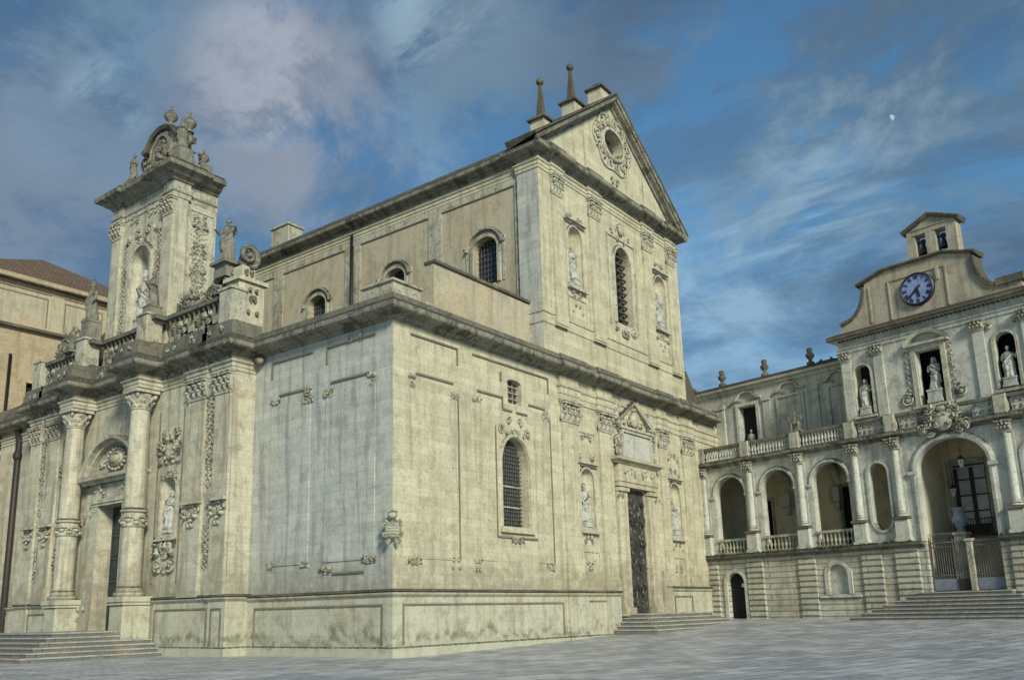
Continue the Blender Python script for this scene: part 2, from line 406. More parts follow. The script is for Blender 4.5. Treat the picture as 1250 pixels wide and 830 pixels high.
def tube(mb, pts, rad, n=6, smooth=True):
    pts = [Vector(p) for p in pts]; m = len(pts); vs = []
    up = Vector((.123, .37, .92)).normalized()
    for i, p in enumerate(pts):
        t = (pts[min(i+1, m-1)]-pts[max(i-1, 0)]).normalized()
        x = t.cross(up)
        if x.length < 1e-3: x = t.cross(Vector((1, 0, 0)))
        x.normalize(); y = t.cross(x)
        r = rad[i] if isinstance(rad, (list, tuple)) else rad
        for k in range(n): vs.append(p+(x*cos(2*pi*k/n)+y*sin(2*pi*k/n))*r)
    fs = [(i*n+k, i*n+(k+1) % n, (i+1)*n+(k+1) % n, (i+1)*n+k) for i in range(m-1) for k in range(n)]
    fs += [tuple(range(n)), tuple((m-1)*n+k for k in range(n-1, -1, -1))]
    mb.add(vs, fs, smooth)
_sph = {}
def blob(mb, c, sx, sy, sz, fr=None, nu=7, nv=5, rot=0.):
    """ellipsoid; with a frame: sx along wall, sy out, sz up, rot turns it in the wall plane"""
    vs = []; fs = []
    X = fr.S if fr else Vector((1, 0, 0)); Y = fr.D if fr else Vector((0, 1, 0)); Z = Vector((0, 0, 1))
    c = Vector(c); cr, sr = cos(rot), sin(rot)
    vs.append((0, 0, -1))
    for j in range(1, nv):
        t = -pi/2+pi*j/nv
        for i in range(nu): vs.append((cos(t)*cos(2*pi*i/nu), cos(t)*sin(2*pi*i/nu), sin(t)))
    vs.append((0, 0, 1))
    for i in range(nu): fs.append((0, 1+(i+1) % nu, 1+i))
    for j in range(nv-2):
        for i in range(nu): fs.append((1+j*nu+i, 1+j*nu+(i+1) % nu, 1+(j+1)*nu+(i+1) % nu, 1+(j+1)*nu+i))
    e = len(vs)-1
    for i in range(nu): fs.append((e, 1+(nv-2)*nu+i, 1+(nv-2)*nu+(i+1) % nu))
    out = []
    for x, y, z in vs:
        x, y, z = x*sx, y*sy, z*sz
        out.append(c+X*(x*cr-z*sr)+Y*y+Z*(x*sr+z*cr))
    mb.add(out, fs, True)
def leaf(mb, fr, a, z, d, L, w, ang, th=.08):
    """ridged pointed leaf lying on the wall"""
    ca, sa = cos(ang), sin(ang)
    def q(x, y, o): return fr(a+x*ca-y*sa, z+x*sa+y*ca, d+o)
    vs = [q(0, 0, 0), q(L*.35, w, 0), q(L, 0, th*.7), q(L*.35, -w, 0), q(L*.4, 0, th)]
    mb.add(vs, [(0, 3, 4), (3, 2, 4), (2, 1, 4), (1, 0, 4)])
def scroll(mb, fr, a, z, d, r, start=0., turns=1.4, hand=1, th=.05, n=16, tail=0.):
    pts = []; rad = []
    for i in range(n+1):
        t = i/n; ang = start+hand*turns*2*pi*t; R = r*(1-.82*t)
        pts.append(fr(a+R*cos(ang), z+R*sin(ang), d+th*.4+.03*t)); rad.append(th*(1.1-.35*t))
    tube(mb, pts, rad, 5)
    blob(mb, fr(a, z, d+th*.6), r*.24, th*1.3, r*.24, fr)
def flower(mb, fr, a, z, d, r):
    for k in range(6): leaf(mb, fr, a, z, d, r, r*.3, k*pi/3+.2, .07)
    blob(mb, fr(a, z, d+.05), r*.3, .07, r*.3, fr)
def relief(mb, fr, a, z, w, h, d=0., seed=0, dens=1., size=.28, depth=1.):
    """symmetric carved ornament: scrolls, leaves, small heads"""
    R = random.Random(seed)
    n = max(2, int(w*h*dens*2.2/(size*size*8)))
    for i in range(n):
        x = R.uniform(.05, .5)*w; y = R.uniform(-.5, .5)*h; s = size*R.uniform(.6, 1.25); k = R.random()
        st = R.uniform(0, 2*pi); an = R.uniform(-.6, 1.2)
        dd = d+R.uniform(0, .06)
        for sg in (1, -1):
            aa = a+sg*x
            if k < .42: scroll(mb, fr, aa, z+y, dd, s*.62, st if sg > 0 else pi-st, 1.25, sg, s*.15*depth, 11)
            elif k < .85:
                for q in range(3): leaf(mb, fr, aa, z+y, dd, s*.95, s*.24, (an+q*.75) if sg > 0 else pi-(an+q*.75), s*.34*depth)
            else: blob(mb, fr(aa, z+y, dd+.03), s*.3, s*.34*depth, s*.36, fr)
def garland(mb, fr, a, z, w, sag, d, r=.07, n=9):
    for i in range(n+1):
        t = i/n*2-1
        q = r*(1.3-.5*abs(t)); blob(mb, fr(a+t*w/2, z-sag*(1-t*t), d+q*.5), q*1.15, q, q, fr, 6, 4, t)

def drop(mb, fr, a, z0, z1, w, d, seed=0):
    """vertical trophy strip of knots, leaves and beads"""
    R = random.Random(seed); z = z1
    while z > z0+.1:
        s = R.uniform(.7, 1.2)*w; k = R.random()
        if k < .35:
            for sg in (1, -1):
                for q in (-.9, -.3, .4): leaf(mb, fr, a, z, d, s*.55, s*.15, q if sg > 0 else pi-q, .1)
        elif k < .6:
            for sg in (1, -1): scroll(mb, fr, a+sg*s*.25, z, d, s*.24, pi/2, 1.1, sg, .04, 9)
        elif k < .8: flower(mb, fr, a, z, d, s*.42)
        else: garland(mb, fr, a, z+.05, s*.9, .12, d, .05, 6)
        blob(mb, fr(a, z-.12, d+.04), .06, .06, .09, fr, 6, 4)
        z -= R.uniform(.26, .42)
def capital(mb, fr, a0, a1, z0, z1, d0, d1):
    """composite pilaster capital: bell, two leaf rows, corner volutes, abacus"""
    w = a1-a0; h = z1-z0; c = (a0+a1)/2; f = d1
    vs = []
    wallish = [(a0+.03, z0, f), (a1-.03, z0, f), (a1+.06, z1-.18*h, f+.12), (a0-.06, z1-.18*h, f+.12)]
    b = [(p[0], p[1], d0) for p in wallish]
    mb.add([fr(*q) for q in wallish+b], [(0, 1, 2, 3), (0, 4, 5, 1), (1, 5, 6, 2), (2, 6, 7, 3), (3, 7, 4, 0)])
    box(mb, fr, a0-.1, a1+.1, z1-.17*h, z1-.06*h, d0, f+.24)
    box(mb, fr, a0-.15, a1+.15, z1-.06*h, z1, d0, f+.29)
    box(mb, fr, a0-.03, a1+.03, z0-.05, z0+.03, d0, f+.05)
    n = max(3, int(w/.38))
    for row, (zz, q) in enumerate(((z0+.03*h, 0), (z0+.3*h, .5))):
        for i in range(n + (row == 0) - 0):
            x = a0+w*(i+(.5 if row else 0))/(n if row else n)
            if x > a1: continue
            hh = h*.40; ww = w/n*.42
            dd = f+.02+row*.05; blob(mb, fr(x, zz+hh*.9, dd+.16), ww*.8, .09, .09, fr, 7, 5)
            mb.add([fr(x-ww, zz, dd), fr(x+ww, zz, dd), fr(x+ww*.9, zz+hh*.75, dd+.05), fr(x-ww*.9, zz+hh*.75, dd+.05), fr(x, zz+hh*.45, dd+.11), fr(x, zz+hh, dd+.2), fr(x, zz+hh*.85, dd+.22)],
                   [(0, 1, 4), (1, 2, 4), (0, 4, 3), (4, 2, 6), (4, 6, 3), (2, 5, 6), (3, 6, 5)])
    for sg in (-1, 1):
        x = c+sg*(w/2+.02)
        scroll(mb, fr, x-sg*.06, z1-.32*h, f+.12, .17*min(1.3, h), pi/2, 1.3, sg, .055, 10)
        scroll(mb, fr, c+sg*.16*w, z1-.3*h, f+.08, .10, pi/2, 1.1, -sg, .04, 8)
    flower(mb, fr, c, z1-.12*h, f+.26, .14)
def ring_capital(mb, c, r, z0, z1):
    h = z1-z0; c = Vector(c)
    lathe(mb, c, [(r*.98, z0-.06), (r*1.12, z0-.04), (r*1.12, z0+.02), (r, z0+.05), (r*1.02, z0+h*.4), (r*1.25, z1-.2*h)], 20)
    s = r*1.42
    fr = Frame(c, (0, 1, 0), (-1, 0, 0))
    box(mb, fr, -s, s, z1-.16*h, z1, -s, s)
    for row, (zz, k, q) in enumerate(((z0+.04, 9, 0), (z0+.30*h, 9, .5))):
        for i in range(k):
            an = 2*pi*(i+q)/k
            f2 = Frame(c, (-sin(an), cos(an), 0), (cos(an), sin(an), 0)); hh = h*.38; ww = r*.3; dd = r*1.02+row*.05
            mb.add([f2(-ww, zz, dd), f2(ww, zz, dd), f2(ww*.9, zz+hh*.75, dd+.05), f2(-ww*.9, zz+hh*.75, dd+.05), f2(0, zz+hh*.45, dd+.1), f2(0, zz+hh, dd+.2), f2(0, zz+hh*.85, dd+.22)],
                   [(0, 1, 4), (1, 2, 4), (0, 4, 3), (4, 2, 6), (4, 6, 3), (2, 5, 6), (3, 6, 5)])
    for an in (pi/4, 3*pi/4, 5*pi/4, 7*pi/4):
        f2 = Frame(c, (-sin(an), cos(an), 0), (cos(an), sin(an), 0))
        blob(mb, f2(0, z1-.3*h, r*1.45), .07, .14, .16, f2)
def niche_shell(mb, fr, c, w, z0, zs, d=0., dep=.5, n=10):
    """concave half-cylinder with a shell head behind an arched hole"""
    r = w/2; vs = []; fs = []
    for i in range(n+1):
        a = pi*i/n
        for z in (z0, zs): vs.append(fr(c+r*cos(a), z, d-dep*sin(a)))
    for i in range(n): fs.append((2*i, 2*i+2, 2*i+3, 2*i+1))
    mb.add(vs, fs, True)
    vs = []; fs = []; k = 6
    for j in range(k+1):
        t = pi/2*j/k
        for i in range(n+1):
            a = pi*i/n
            vs.append(fr(c+r*cos(a)*cos(t), zs+r*sin(t), d-dep*sin(a)*cos(t)))
    for j in range(k):
        for i in range(n): fs.append((j*(n+1)+i, j*(n+1)+i+1, (j+1)*(n+1)+i+1, (j+1)*(n+1)+i))
    mb.add(vs, fs, True)
    vs = [fr(c-r, z0, d)]+[fr(c+r*cos(pi*i/n), z0, d-dep*sin(pi*i/n)) for i in range(n+1)]
    mb.add(vs, [tuple(range(1, len(vs)))])

# ------------------------------------------------------------------ things
def thing(name, label, cat, loc, group=None):
    o = bpy.data.objects.new(name, None); COL.objects.link(o); o.location = loc
    o['_o'] = tuple(loc); o['label'] = label; o['category'] = cat
    if group: o['group'] = group
    return o
def tag(o, label, cat, group=None):
    o['label'] = label; o['category'] = cat
    if group: o['group'] = group
    return o

# ---- statue: one continuous draped figure grown from tubes and robe, fused by a voxel remesh
def remesh(verts, faces, vox, name):
    me = bpy.data.meshes.new(name); me.from_pydata(verts, [], faces); me.update()
    ob = bpy.data.objects.new(name, me); COL.objects.link(ob)
    md = ob.modifiers.new('r', 'REMESH'); md.mode = 'VOXEL'; md.voxel_size = vox; md.use_smooth_shade = True
    dg = bpy.context.evaluated_depsgraph_get(); ev = ob.evaluated_get(dg)
    out = bpy.data.meshes.new_from_object(ev)
    bpy.data.objects.remove(ob); bpy.data.meshes.remove(me)
    out.polygons.foreach_set('use_smooth', [True]*len(out.polygons))
    out.name = name
    return out
def statue_mesh(H=2.2, seed=0, arms=('down', 'bent'), lean=0., veil=False, beard=False, wings=False, vox=.03, base=.22, mitre=False):
    """facing +Y locally, feet at z=0 on a small base"""
    R = random.Random(seed); mb = MB(); s = H/2.2
    nb = 30; ph = R.uniform(0, 6)
    lv = [(0, .37, .31), (.06, .38, .32), (.35, .33, .29), (.7, .29, .26), (1.0, .29, .245), (1.2, .255, .21), (1.36, .27, .22), (1.55, .31, .20), (1.68, .31, .18), (1.76, .24, .15), (1.80, .11, .10)]
    vs = []; fs = []
    for j, (z, rx, ry) in enumerate(lv):
        fold = .09*(1-z/1.9)+.012
        sway = .05*sin(z*2.2+seed)
        for i in range(nb):
            a = 2*pi*i/nb
            f = 1+fold*sin(7*a+ph+z*1.3)+fold*.6*sin(11*a-ph*2-z*2.0)
            vs.append(Vector((rx*cos(a)*f+sway, ry*sin(a)*f, z)))
    for j in range(len(lv)-1):
        for i in range(nb): fs.append((j*nb+i, j*nb+(i+1) % nb, (j+1)*nb+(i+1) % nb, (j+1)*nb+i))
    fs.append(tuple(range(nb-1, -1, -1))); fs.append(tuple((len(lv)-1)*nb+i for i in range(nb)))
    mb.add(vs, fs)
    # advanced knee, mantle slung across the body
    sx = 1 if seed % 2 else -1
    blob(mb, (sx*.13, .22, .75), .13, .13, .30)
    tube(mb, [(-.30*sx, .08, 1.62), (-.1*sx, .24, 1.35), (.18*sx, .26, 1.08), (.32*sx, .10, .88), (.34*sx, .0, .45)], [.07, .085, .10, .10, .05], 8)
    tube(mb, [(-.26*sx, .14, 1.0), (0, .27, .88), (.25*sx, .2, .72)], [.05, .07, .06], 7)
    hx = lean
    tube(mb, [(0, 0, 1.74), (hx*.4, .015, 1.84), (hx*.6, .03, 1.93)], [.085, .07, .075], 8)
    blob(mb, (hx, .045, 2.03), .105, .125, .15, None, 12, 9)
    blob(mb, (hx, .16, 2.02), .022, .035, .035, None, 6, 4)            # nose
    for e in (-1, 1):
        blob(mb, (hx+e*.045, .145, 2.055), .026, .02, .012, None, 6, 4)  # brow
        blob(mb, (hx+e*.105, .03, 2.03), .02, .03, .04, None, 6, 4)
    blob(mb, (hx, .145, 1.955), .032, .03, .018, None, 6, 4)
    blob(mb, (hx, -.005, 2.07), .125, .135, .145, None, 10, 7)          # hair
    if beard: blob(mb, (hx, .13, 1.91), .06, .06, .10, None, 8, 6)
    if veil:
        tube(mb, [(hx, -.03, 2.16), (hx, -.09, 1.95), (0, -.12, 1.6), (0, -.1, 1.2)], [.13, .17, .26, .22], 10)
    if mitre:
        tube(mb, [(hx, .02, 2.10), (hx, .02, 2.26), (hx, .02, 2.42)], [.13, .14, .02], 8)
    if wings:
        for e in (-1, 1):
            tube(mb, [(e*.1, -.15, 1.6), (e*.35, -.25, 1.9), (e*.5, -.28, 1.6), (e*.48, -.28, 1.15)], [.08, .14, .16, .05], 8)
    def arm(e, pose):
        sh = Vector((e*.28, 0, 1.64))
        el, wr = {'down': ((e*.38, .02, 1.30), (e*.36, .16, 1.03)), 'bent': ((e*.40, .03, 1.32), (e*.14, .30, 1.36)),
                  'out': ((e*.46, .10, 1.38), (e*.62, .36, 1.50)), 'up': ((e*.50, .08, 1.62), (e*.52, .20, 1.96)),
                  'pray': ((e*.36, .08, 1.34), (e*.03, .32, 1.52)), 'fwd': ((e*.38, .16, 1.42), (e*.36, .50, 1.44))}[pose]
        el = Vector(el); wr = Vector(wr)
        tube(mb, [sh, el, wr], [.105, .09, .06], 8)
        tube(mb, [el+(wr-el)*.2, el+Vector((0, -.01, -.16))], [.09, .04], 7)                  # sleeve fold
        d = (wr-el).normalized(); side = d.cross(Vector((0, 0, 1))).normalized()
        tube(mb, [wr, wr+d*.09], [.042, .045], 7)
        for k in range(4):
            b = wr+d*.08+side*(k-1.5)*.026
            tube(mb, [b, b+d*.05+Vector((0, 0, -.01)), b+d*(.085+.012*(1-abs(k-1.4)))+Vector((0, 0, -.03))], [.014, .013, .010], 5)
        tube(mb, [wr+d*.02, wr+d*.05-side*e*.05+Vector((0, 0, .015)), wr+d*.09-side*e*.06], [.016, .015, .011], 5)
    arm(-1, arms[0]); arm(1, arms[1])
    for e in (-1, 1): blob(mb, (e*.12, .30, .04), .06, .13, .05)
    b = [Vector((v.x*s, v.y*s, v.z*s)) for v in mb.v]
    return remesh(b, mb.f, vox, 'statue_body')
def place_statue(mesh, fr, a, z, d, label, mat, H_=None, turn=0., group=None, plinth=(.62, .35), name='statue'):
    loc = fr(a, z, d)
    r = thing(name, label, 'statue', loc, group)
    mb = MB()
    w, h = plinth
    box(mb, fr, a-w/2-.04, a+w/2+.04, z, z+h*.25, d-w/2-.04, d+w/2+.04)
    box(mb, fr, a-w/2, a+w/2, z+h*.25, z+h*.85, d-w/2, d+w/2)
    box(mb, fr, a-w/2-.03, a+w/2+.03, z+h*.85, z+h, d-w/2-.03, d+w/2+.03)
    mb.build('pedestal', mat, r)
    if not mesh.materials: mesh.materials.append(mat)
    o = bpy.data.objects.new('figure', mesh); COL.objects.link(o); o.parent = r
    o.location = (0, 0, h-.015)
    ang = atan2(fr.D.y, fr.D.x)-pi/2+turn
    o.rotation_euler = (0, 0, ang)
    return r

# ------------------------------------------------------------------ ground and sky things
def gz(x):
    x = max(0., min(30., x)); return .008*x+.0008*x*x
def gxy(x, y): return gz(29.5+((x-29.5)*pn.x+y*pn.y)/pn.x)
mb = MB(); xs = [-400, -120, -60, -30, -15, -6, 0]+[2*i for i in range(1, 16)]+[40, 80, 400]; ys = [-400, -120, -60]+[-44+2*i for i in range(24)]+[20, 60, 150, 400]
vs = [(x, y, gxy(x, y)) for x in xs for y in ys]; k = len(ys)
mb.add(vs, [(i*k+j, (i+1)*k+j, (i+1)*k+j+1, i*k+j+1) for i in range(len(xs)-1) for j in range(k-1)], True)
g = mb.build('ground', M_GD, None, (0, 0, 0)); g['kind'] = 'structure'

md_ = ray_dir(1088.0, 144.3)
mb = MB(); c = CAMP+md_*3000; R_ = 9
side = md_.cross(Vector((0, 0, 1))).normalized(); upm = side.cross(md_)
vs = []; n = 20                                        # half-lit moon: the lit lune, bulging to the right
for i in range(n+1):
    t = pi/2-pi*i/n
    for j in range(7):
        q = -.25+(j/6)*1.25
        x = cos(t)*q; z = sin(t); y = sqrt(max(0, 1-x*x-z*z))
        tl = radians(14)
        vs.append(c+(side*(x*cos(tl)+z*sin(tl)*-1)+upm*(x*sin(tl)+z*cos(tl))-md_*y)*R_)
mb.add(vs, [(i*7+j, (i+1)*7+j, (i+1)*7+j+1, i*7+j+1) for i in range(n) for j in range(6)], True)
o = mb.build('moon', M_MOON, None, c); tag(o, 'small pale half moon high in the blue sky', 'moon')

# ------------------------------------------------------------------ CATHEDRAL
CA = thing('cathedral', 'large baroque stone church with tall gabled nave and carved facade', 'church', (0, 0, 0))
ZT = 15.4                                                # top of main cornice
PC = [(.0, 13.88), (.08, 13.9), (.12, 14.0), (.30, 14.04), (.36, 14.12), (.70, 14.16), (.76, 14.22), (.80, 14.40), (.74, 14.44), (.66, 14.47), (.56, 14.62), (.46, 14.66), (.44, 14.9), (.36, 14.94), (.3, 14.98), (-.5, 15.0)]

# --- plinth
def plinth_prof(top=2.55):
    return [(.16, -.6), (.16, .35), (.10, .42), (.10, top-.22), (.14, top-.18), (.22, top-.10), (.24, top-.03), (.18, top), (-.1, top+.03)]
mb = MB(); sweep_xy(mb, [(17.3, 0), (12.45, 0)], plinth_prof(), -1)
XS = lambda l: l
mb = MB()
path = [(17.45, -.14), (16.2, -.14), (16.2, 0), (14.1, 0), (14.1, -.14), (12.5, -.14), (12.5, 0), (0, 0), (0, 9.25)]
sweep_xy(mb, path, plinth_prof(), 1)
mb.build('plinth', M_PL, CA)
mb = MB(); sweep_xy(mb, [(29.5, 0), (28.1, 0), (28.1, -.14), (22.6, -.14)], plinth_prof(2.85), 1); mb.build('plinth', M_PL, CA)
mb = MB(); sweep_xy(mb, [(0, 9.25), (-1.2, 9.25), (-1.2, 10.35), (-1.12, 10.35), (-1.12, 15.1)], plinth_prof(2.62), 1); mb.build('plinth', M_PL, CA)
mb = MB(); sweep_xy(mb, [(-1.12, 23.5), (-1.12, 28.25), (-1.2, 28.25), (-1.2, 29.35), (0, 29.35), (0, 36.5)], plinth_prof(2.62), 1); mb.build('plinth', M_PL, CA)
for pth_, tz in ((path, 2.55), ([(29.5, 0), (28.1, 0), (28.1, -.14), (22.6, -.14)], 2.85), ([(0, 9.25), (-1.2, 9.25), (-1.2, 10.35), (-1.12, 10.35), (-1.12, 15.1)], 2.62), ([(-1.12, 23.5), (-1.12, 28.25), (-1.2, 28.25), (-1.2, 29.35), (0, 29.35)], 2.62)):
    mb = MB(); sweep_xy(mb, pth_, [(.0, tz-.005), (.19, tz-.005), (.27, tz+.02), (.27, tz+.085), (.20, tz+.11), (.0, tz+.12)], 1); mb.build('plinth_ledge', M_D, CA)
# raised plinth frames
mb = MB()
def frame_rect(mb, fr, a0, a1, z0, z1, d, w=.07, th=.05, bottom=False):
    for q in ((a0, a1, z1-w, z1), (a0, a0+w, z0, z1-w-.002), (a1-w, a1, z0, z1-w-.002)): box(mb, fr, *q, d, d+th)
    if bottom: box(mb, fr, a0+w+.002, a1-w-.002, z0, z0+w, d, d+th)
frame_rect(mb, FF, .46, 12.0, .5, 2.08, .10); frame_rect(mb, FF, 13.3, 17.2, .5, 2.16, .10)
frame_rect(mb, FG, .42, 8.6, .5, 2.08, .10)
mb.build('plinth_frame', M_LN, CA)
mb = MB(); frame_rect(mb, FG, 10.6, 14.9, .5, 2.15, 1.22); frame_rect(mb, FG, 23.7, 28.0, .5, 2.15, 1.22); frame_rect(mb, FG, 9.4, 10.2, .5, 2.12, 1.30)
mb.build('plinth_frame', M_LN, CA)
mb = MB(); frame_rect(mb, FF, 23.8, 26.2, 1.2, 2.4, .25); mb.build('plinth_frame', M_LN, CA)

# --- side front lower wall
SQ = [(7.95, 11.62), (9.1, 11.62), (9.1, 12.7)]+[(8.525+.575*cos(a), 12.7+.16*sin(a)) for a in (pi*.2, pi*.4, pi*.6, pi*.8)]+[(7.95, 12.7)]
WIN = arch(8.43, 2.15, 5.6, 8.55, 14, 1.38)
NL = arch(14.83, 1.34, 5.95, 8.45); NR = arch(25.15, 1.34, 6.05, 8.65)
DOOR = rect(18.8, 21.2, 1.35, 8.45)
mb = MB(); wallpoly(mb, FF, rect(.003, 12.5, 2.3, 14.0), [SQ, WIN], 0, .7)
wallpoly(mb, FF, rect(12.5, 32.4, 2.3, 14.0), [NL, NR, rect(18.8, 21.2, 2.3-.0001+.0002, 8.45)], 0, .7) if False else None
out = [(12.5, 2.3), (18.8, 2.3), (18.8, 8.45), (21.2, 8.45), (21.2, 2.3), (32.4, 2.3), (32.4, 14.0), (12.5, 14.0)]
wallpoly(mb, FF, out, [NL, NR], 0, .7)
box(mb, FF, 17.3, 18.8, -.5, 2.3, -.7, 0); box(mb, FF, 21.2, 22.8, -.5, 2.3, -.7, 0)
mb.build('wall', M_R, CA)
mb = MB(); wallpoly(mb, FG, rect(.003, 9.25, 2.3, 14.0), [], 0, .7)
mb.build('wall', M_L, CA)
# arched window
def window(fr, outline, depth, mat_glass, nv, nh, z0, z1, a0, a1, parent, gm=M_GR, r=.022, meshy=False):
    mb = MB(); wallpoly(mb, fr, outline, [], -depth, .02); w = mb.build('window', mat_glass, parent)
    mb = MB()
    def span(a):
        zs = [];
        for i in range(len(outline)):
            p, q = outline[i], outline[(i+1) % len(outline)]
            if (p[0]-a)*(q[0]-a) < 0: zs.append(p[1]+(q[1]-p[1])*(a-p[0])/(q[0]-p[0]))
        return (min(zs), max(zs)) if len(zs) > 1 else None
    def hspan(z):
        xs = []
        for i in range(len(outline)):
            p, q = outline[i], outline[(i+1) % len(outline)]
            if (p[1]-z)*(q[1]-z) < 0: xs.append(p[0]+(q[0]-p[0])*(z-p[1])/(q[1]-p[1]))
        return (min(xs), max(xs)) if len(xs) > 1 else None
    for i in range(1, nv):
        a = a0+(a1-a0)*i/nv; s = span(a+.0007)
        if s: box(mb, fr, a-r, a+r, s[0], s[1], -depth+.05, -depth+.05+2*r)
    for i in range(1, nh):
        z = z0+(z1-z0)*i/nh; s = hspan(z+.0007)
        if s: box(mb, fr, s[0], s[1], z-r, z+r, -depth+.06+2*r, -depth+.06+4*r)
    if nv > 1 or nh > 1: mb.build('grille', gm, w)
    return w
window(FF, WIN, .55, M_GL, 15, 22, 5.6, 9.93, 7.35, 9.5, CA, r=.016)
mb = MB(); box(mb, FF, 7.3, 9.5, 6.55, 6.62, -.5, -.42); box(mb, FF, 7.3, 9.5, 7.55, 7.62, -.5, -.42); mb.build('window_bar', M_T, CA)
window(FF, SQ, .35, M_WD, 3, 4, 11.62, 12.86, 7.95, 9.1, CA, M_T, .02)
# narrow mouldings of the blind panels, coloured dark for dirt and crease shade
mb = MB(); t = .085
def hl(mb, fr, a0, a1, z, d=.0, t=.085): box(mb, fr, a0, a1, z-t, z, d, d+.07)
def vl(mb, fr, a, z0, z1, d=.0, t=.085): box(mb, fr, a-t/2, a+t/2, z0, z1-.09, d, d+.06)
hl(mb, FF, 1.07, 4.2, 13.53); hl(mb, FF, 5.25, 11.47, 13.53); hl(mb, FF, 1.38, 3.83, 11.83); hl(mb, FF, 5.58, 7.53, 11.83); hl(mb, FF, 9.65, 11.07, 11.83); hl(mb, FF, 7.49, 8.25, 11.27); hl(mb, FF, 8.62, 9.5, 11.27)
for a, z0, z1 in ((4.16, 12.72, 13.53), (11.43, 12.7, 13.53), (4.16, 3.9, 11.45), (11.47, 4.0, 11.45), (7.49, 11.29, 11.83), (6.88, 5.15, 10.4), (7.4, 12.6, 13.15)): vl(mb, FF, a, z0, z1)
hl(mb, FF, 6.88, 8.1, 5.13); hl(mb, FF, 8.78, 10.05, 5.13)
mb.build('panel_moulding', M_LN, CA)
mb = MB(); box(mb, FF, 1.05, 4.12, 3.9, 11.3, 0, .03); box(mb, FF, 5.4, 6.84, 3.95, 11.3, 0, .03); box(mb, FF, 10.1, 11.43, 3.95, 11.3, 0, .03)
# window surround
sweep_pl(mb, FF, [(7.3, 5.55)]+[(8.43+1.12*cos(pi-pi*i/14), 8.55+1.43*sin(pi*i/14)) for i in range(15)]+[(9.56, 5.55)], [(.001, 0), (.07, 0), (.07, .16), (.03, .2), (.001, .2)])
box(mb, FF, 7.1, 9.78, 5.3, 5.54, 0, .16)
mb.build('panel', M_R, CA)
mb = MB()
for a, z in ((1.15, 11.35), (3.95, 11.35), (5.5, 11.4), (11.15, 11.4), (1.25, 3.67), (3.9, 3.65), (5.4, 3.67), (11.15, 3.74)):
    relief(mb, FF, a, z, .5, .55, 0, int(a*7+z), 1.1, .3, .9)
relief(mb, FF, 8.43, 10.55, 1.5, .55, 0, 5, 1.3, .36, 1); relief(mb, FF, 8.43, 10.15, 2.7, .6, 0, 9, .7, .33, 1); relief(mb, FF, 8.43, 4.85, .7, .5, 0, 12, 1.2, .3)
scroll(mb, FF, 7.35, 10.2, .0, .25, 0, 1.3, 1, .06); scroll(mb, FF, 9.5, 10.2, .0, .25, pi, 1.3, -1, .06)
mb.build('carved_ornament', M_K, CA)
# left bay panels
mb = MB()
hl(mb, FG, 1.01, 4.1, 13.5); hl(mb, FG, 5.07, 7.98, 13.5); hl(mb, FG, 1.36, 3.79, 11.83); hl(mb, FG, 5.3, 7.4, 11.83)
for a, z0, z1 in ((4.08, 12.7, 13.5), (7.94, 12.7, 13.5)): vl(mb, FG, a, z0, z1)
hl(mb, FG, 1.6, 3.5, 3.45)
mb.build('panel_moulding', M_LN, CA)
mb = MB(); box(mb, FG, 1.02, 4.1, 3.9, 11.3, 0, .045); box(mb, FG, 5.15, 7.9, 3.9, 11.3, 0, .045)
mb.build('panel', M_L, CA)
mb = MB()
for a, z in ((1.2, 11.4), (3.9, 11.4), (5.3, 11.4), (7.6, 11.4), (7.65, 3.75), (5.3, 3.65), (3.9, 3.7), (1.28, 3.76)):
    relief(mb, FG, a, z, .5, .55, 0, int(a*7+z), 1.1, .3, .9)
relief(mb, FG, 2.2, 13.62, .7, .35, 0, 77, 1.2, .25)
mb.build('carved_ornament', M_K, CA)
# corner coat of arms
FC = Frame((-.08, -.08, 0), (.7071, -.7071, 0), (-.7071, -.7071, 0))
mb = MB()
blob(mb, FC(0, 4.95, .12), .42, .2, .52, FC, 12, 8); blob(mb, FC(0, 5.68, .12), .26, .18, .22, FC, 10, 6)
for sg in (-1, 1):
    for zz in (4.7, 5.2): scroll(mb, FC, sg*.4, zz, .1, .2, pi/2, 1.3, sg, .07)
    for k in range(3): leaf(mb, FC, sg*.15, 4.5, .15, .4, .1, -pi/2+sg*(.3+.35*k), .1)
for k in range(5): blob(mb, FC(-.24+.12*k, 5.86+.05*(1-abs(k-2)/2), .16), .05, .07, .08, FC, 6, 4)
for k in range(6): blob(mb, FC(.0, 4.55+.14*k, .3), .3-.05*abs(k-2.5), .04, .035, FC, 8, 4)
cc_ = FC(0, 5.2, 0)
mb.v = [cc_+(v-cc_)*.78 for v in mb.v]
mb.build('coat_of_arms', M_K, CA)

# --- pilasters of the side front
def pilaster(fr, a0, a1, zb, zc0, zc1, parent, mat, d=.13, ped=None, label=None):
    mb = MB()
    box(mb, fr, a0, a1, zb+.42, zc0, 0, d)
    box(mb, fr, a0-.08, a1+.08, zb, zb+.16, 0, d+.09); box(mb, fr, a0-.05, a1+.05, zb+.162, zb+.28, 0, d+.06); box(mb, fr, a0-.03, a1+.03, zb+.282, zb+.42, 0, d+.03)
    if ped is not None: box(mb, fr, a0-.1, a1+.1, ped, zb-.002, 0, d+.1)
    p = mb.build('pilaster', mat, parent)
    m2 = MB(); capital(m2, fr, a0, a1, zc0, zc1, 0, d); m2.build('capital', M_K, p)
    return p
for a0, a1 in ((12.55, 14.05), (16.25, 17.6), (23.35, 24.3), (26.55, 27.95)):
    pilaster(FF, a0, a1, 2.95, 11.45, 12.55, CA, M_R, ped=2.6)
